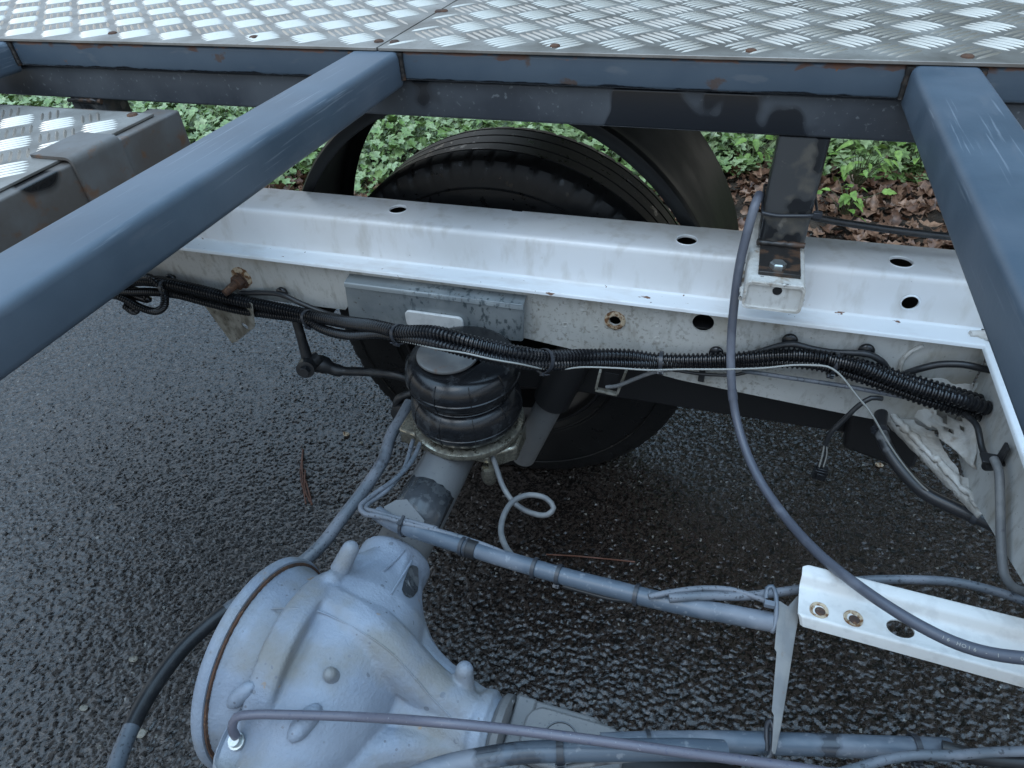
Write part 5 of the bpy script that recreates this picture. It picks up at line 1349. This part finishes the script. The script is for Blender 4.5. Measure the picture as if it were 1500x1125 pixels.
def merged(name, meshes, mats, matname, label=None, cat=None, parent=None):
    Vs = []; Fs = []; tones = []; base = 0
    for (mi, M) in mats:
        me = meshes[mi]; co = np.empty(len(me.vertices) * 3); me.vertices.foreach_get('co', co); co = co.reshape(-1, 3)
        A_ = np.array(M); Vs.append(co @ A_[:3, :3].T + A_[:3, 3])
        Fs += [tuple(i + base for i in p.vertices) for p in me.polygons]
        tones.append(np.full(len(co), random.random())); base += len(co)
    me = bpy.data.meshes.new(name); me.from_pydata(np.vstack(Vs).tolist(), [], Fs); me.update()
    at_ = me.attributes.new('tone', 'FLOAT', 'POINT'); at_.data.foreach_set('value', np.concatenate(tones))
    me.materials.append(MATS[matname]); me.polygons.foreach_set('use_smooth', [True] * len(me.polygons))
    o = bpy.data.objects.new(name, me); COL.objects.link(o); o['kind'] = 'stuff'
    if parent: o.parent = parent; o.location = -loc_of(parent)
    return tag(o, label, cat)
ivy = thing('ivy_patch', (-1.0, 3.0, .03), 'pale green ivy covering the verge behind the vehicle', 'ivy')
cand = []
for _ in range(30000):
    x = random.uniform(-5.2, 2.4); y = yb(x) + abs(random.gauss(0, .9)) * .9 - .05 + random.random() * .1
    if y > 4.6: continue
    d = min(1.0, max(0, (y - yb(x)) / .25))
    z = verge_z(x, y) + .02 + random.random() ** 1.5 * (.05 + .10 * d)
    s = random.uniform(.026, .054)
    M = leaf_matrix(Vector((x, y, z)), random.gauss(math.pi, 1.1), random.gauss(-.15, .38) , random.gauss(0, .35), s)
    cand.append((random.randrange(4), M, Vector((x, y, z))))
vis = sorted([c for c in cand if visible(c[2])], key=lambda c: -c[2].z * 3 - (5 - c[2].y))[:280]
vset = set(id(c) for c in vis)
for mi, M, p in vis:
    o = bpy.data.objects.new('leaf', IVY[mi]); COL.objects.link(o); o.parent = ivy
    M2 = M.copy(); M2.translation -= loc_of(ivy); o.matrix_local = M2
merged('ivy_foliage', IVY, [(mi, M) for c in cand if id(c) not in vset for mi, M in [(c[0], c[1])]], 'ivy_leaf', parent=ivy)
st = MB()
for _ in range(160):
    x = random.uniform(-4.5, 2.0); y = yb(x) + random.random() * 1.2; z = verge_z(x, y)
    a = Vector((x, y, z)); b = a + Vector((random.gauss(0, .06), random.gauss(0, .05), random.uniform(.08, .20)))
    st.tube([a, a.lerp(b, .5) + Vector((random.gauss(0, .01), 0, 0)), b], [.0018, .0014, .0008], 4)
so = st.build('ivy_stems', 'stem_green', ivy, 60); so['kind'] = 'stuff'

cand = []
for _ in range(6000):
    x = random.uniform(-5, 2.4); y = random.uniform(2.08, yb(x) + .10 if random.random() < .85 else yb(x) + .9)
    z = verge_z(x, y) + .006 + random.random() * .028
    s = random.uniform(.035, .075)
    M = leaf_matrix(Vector((x, y, max(z, .006))), random.uniform(0, 6.28), random.gauss(0, .35), random.gauss(0, .45), s)
    cand.append((random.randrange(4), M, Vector((x, y, z))))
vis = sorted([c for c in cand if visible(c[2]) and c[2].y < yb(c[2].x) + .05], key=lambda c: -c[2].z)[:200]
vset = set(id(c) for c in vis)
for mi, M, p in vis:
    o = bpy.data.objects.new('fallen_leaf', DEAD[mi]); COL.objects.link(o); o.matrix_world = M
    tag(o, 'brown fallen leaf in the litter at the foot of the ivy', 'leaf', 'fallen leaves along the verge')
merged('leaf_litter', DEAD, [(c[0], c[1]) for c in cand if id(c) not in vset], 'dead_leaf', 'bed of brown leaf litter along the edge of the tarmac', 'leaf litter')

# bright green weeds standing in the ivy
SPR = mesh_of('sprig_leaf', ([(0, .35, 0)] + [(x * .75, y, .25 * abs(x) - .2 * y * y) for x, y in ((0, 0), (.2, .08), (.34, .22), (.28, .34), (.36, .48), (.22, .62), (.18, .78), (0, 1), (-.18, .78), (-.22, .62), (-.36, .48), (-.28, .34), (-.34, .22), (-.2, .08))],
    [(0, 1 + k, 1 + (k + 1) % 14) for k in range(14)]), 'sprig_leaf')
labels = ['bright green weed beside the steel post above the brown leaves', 'bright green weed low over the leaf litter beside the post',
          'bright green weed between tyre and mudguard', 'leafy green weed under the right end of the beam', 'small green weed near the mudguard stay edge',
          'tiny green weed at the foot of the ivy left of the tyre', 'green weed behind the black mudguard']
for k, (u, v, n, h) in enumerate(((1250, 275, 26, .17), (1238, 305, 20, .12), (975, 255, 26, .20), (1345, 255, 24, .16), (930, 225, 20, .18), (545, 258, 12, .08), (1100, 245, 20, .16))):
    base = P(u, v + 12, z=.02); base.z = verge_z(base.x, base.y)
    sp = thing('weed_sprig', base, labels[k], 'weed', 'green weeds in the ivy')
    stm = MB()
    for i in range(n):
        a = random.uniform(0, 6.28); r = random.uniform(.01, .10); hh_ = h * random.uniform(.45, 1.0)
        tip = base + Vector((math.cos(a) * r, math.sin(a) * r, hh_))
        stm.tube([base, base.lerp(tip, .6) + Vector((0, 0, .02)), tip], [.0016, .0012, .0008], 4)
        s = random.uniform(.030, .055)
        o = bpy.data.objects.new('leaf', SPR); COL.objects.link(o); o.parent = sp
        o.matrix_local = leaf_matrix(tip - base, a - math.pi / 2 + random.gauss(0, .5), random.gauss(-.25, .3), random.gauss(0, .3), s)
    stm.build('stem', 'stem_green', sp, 60)

# debris on the tarmac
tw_ = [P(441, 660, z=.004), P(444, 690, z=.006), P(447, 712, z=.005), P(451, 738, z=.004)]
t = thing('twig', tw_[1], 'reddish frayed twig lying on the wet tarmac left of the axle', 'twig')
for k in range(4):
    pth = [p + Vector((random.gauss(0, .004), random.gauss(0, .003), .001 * k)) for p in tw_[(k % 2):]]
    MB().tube(catmull(pth, .01), .0022 - .0003 * k, 6).build('strand', 'twig_red', t, 60)
o, _ = cable('twig', [P(800, 812, z=.003), P(850, 815, z=.004), P(930, 823, z=.003)], .0014, 'twig_red', n=6); tag(o, 'thin red twig on the tarmac right of the looped cable', 'twig')
PEB = ['cream pebble on the tarmac just left of the air spring', 'small grey pebble between the twig and the thick hose', 'grey pebble on the tarmac outside the bend of the thick hose',
       'grey pebble lying under the outer side of the thick hose end', 'cream pebble below the torn gusset', 'lone grey pebble well away from the thick hose']
for k, (u, v) in enumerate(((507, 636), (530, 648), (196, 965), (207, 1074), (1287, 680), (122, 1037))):
    c = P(u, v, z=.004); s = random.uniform(.005, .009)
    mb = MB().sphere(c, s, 8, (1.2, .9, .5)); wobble(mb, s * .4, 90)
    o = mb.build('pebble', 'rust_ring' if k in (0, 4) else 'strap_dirty', None, 30, loc=c); tag(o, PEB[k], 'pebble', 'loose pebbles on the tarmac')

# ================================================================== ADDED UNSEEN TREES (their crowns darken the reflection in the wet tarmac)
TL = mesh_of('tree_leaf', ([(0, 0, 0), (.35, .35, .06), (.3, .75, .02), (0, 1, -.05), (-.3, .75, .02), (-.35, .35, .06), (0, .5, -.03)], [(6, 0, 1), (6, 1, 2), (6, 2, 3), (6, 3, 4), (6, 4, 5), (6, 5, 0)]), 'ivy_leaf')
def tree(x, y, h, cr, seed, label):
    rr = random.Random(seed)
    t = thing('tree', (x, y, .1), label, 'tree', 'unseen trees added to darken the tarmac')
    tr = MB(); top = Vector((x + rr.uniform(-.3, .3), y, h * .8))
    pts = [Vector((x, y, 0)), Vector((x + .05, y, h * .3)), Vector((x - .05, y + .1, h * .55)), top]
    pth = catmull(pts, .3); tr.tube(pth, [.20 * (1 - .85 * i / (len(pth) - 1)) for i in range(len(pth))], 10)
    limbs = []
    for k in range(12):
        f_ = rr.uniform(.3, .85); b0_ = pth[int(f_ * (len(pth) - 1))]; a = k * 2.4 + rr.uniform(-.3, .3); L_ = cr * rr.uniform(.6, 1.0)
        e = b0_ + Vector((math.cos(a) * L_, math.sin(a) * L_, rr.uniform(.2, .9)))
        tr.tube([b0_, b0_.lerp(e, .5) + Vector((0, 0, .12)), e], [.055, .035, .012], 6); limbs.append((b0_, e))
    tr.build('trunk', 'rusty_tube', t, 60)
    ms_ = []
    cl = [b.lerp(e, rr.uniform(.35, 1.05)) + Vector((rr.gauss(0, .25), rr.gauss(0, .25), rr.gauss(0, .25))) for b, e in limbs for _ in range(9)]
    for c_ in cl:
        for _ in range(48):
            p = c_ + Vector((rr.gauss(0, .26), rr.gauss(0, .26), rr.gauss(0, .20)))
            ms_.append((0, leaf_matrix(p, rr.uniform(0, 6.28), rr.gauss(0, .6), rr.gauss(0, .6), rr.uniform(.20, .32))))
    merged('crown', [TL], ms_, 'ivy_leaf', parent=t)
tree(.6, 4.6, 6.6, 2.3, 1, 'unseen leafy tree added to darken the tarmac, past the steel post')
tree(2.9, 4.0, 6.4, 2.4, 2, 'unseen leafy tree added to darken the tarmac, past the crossmember')
tree(-.9, 6.2, 7.6, 2.0, 3, 'unseen leafy tree added to darken the tarmac, set back behind the ivy')
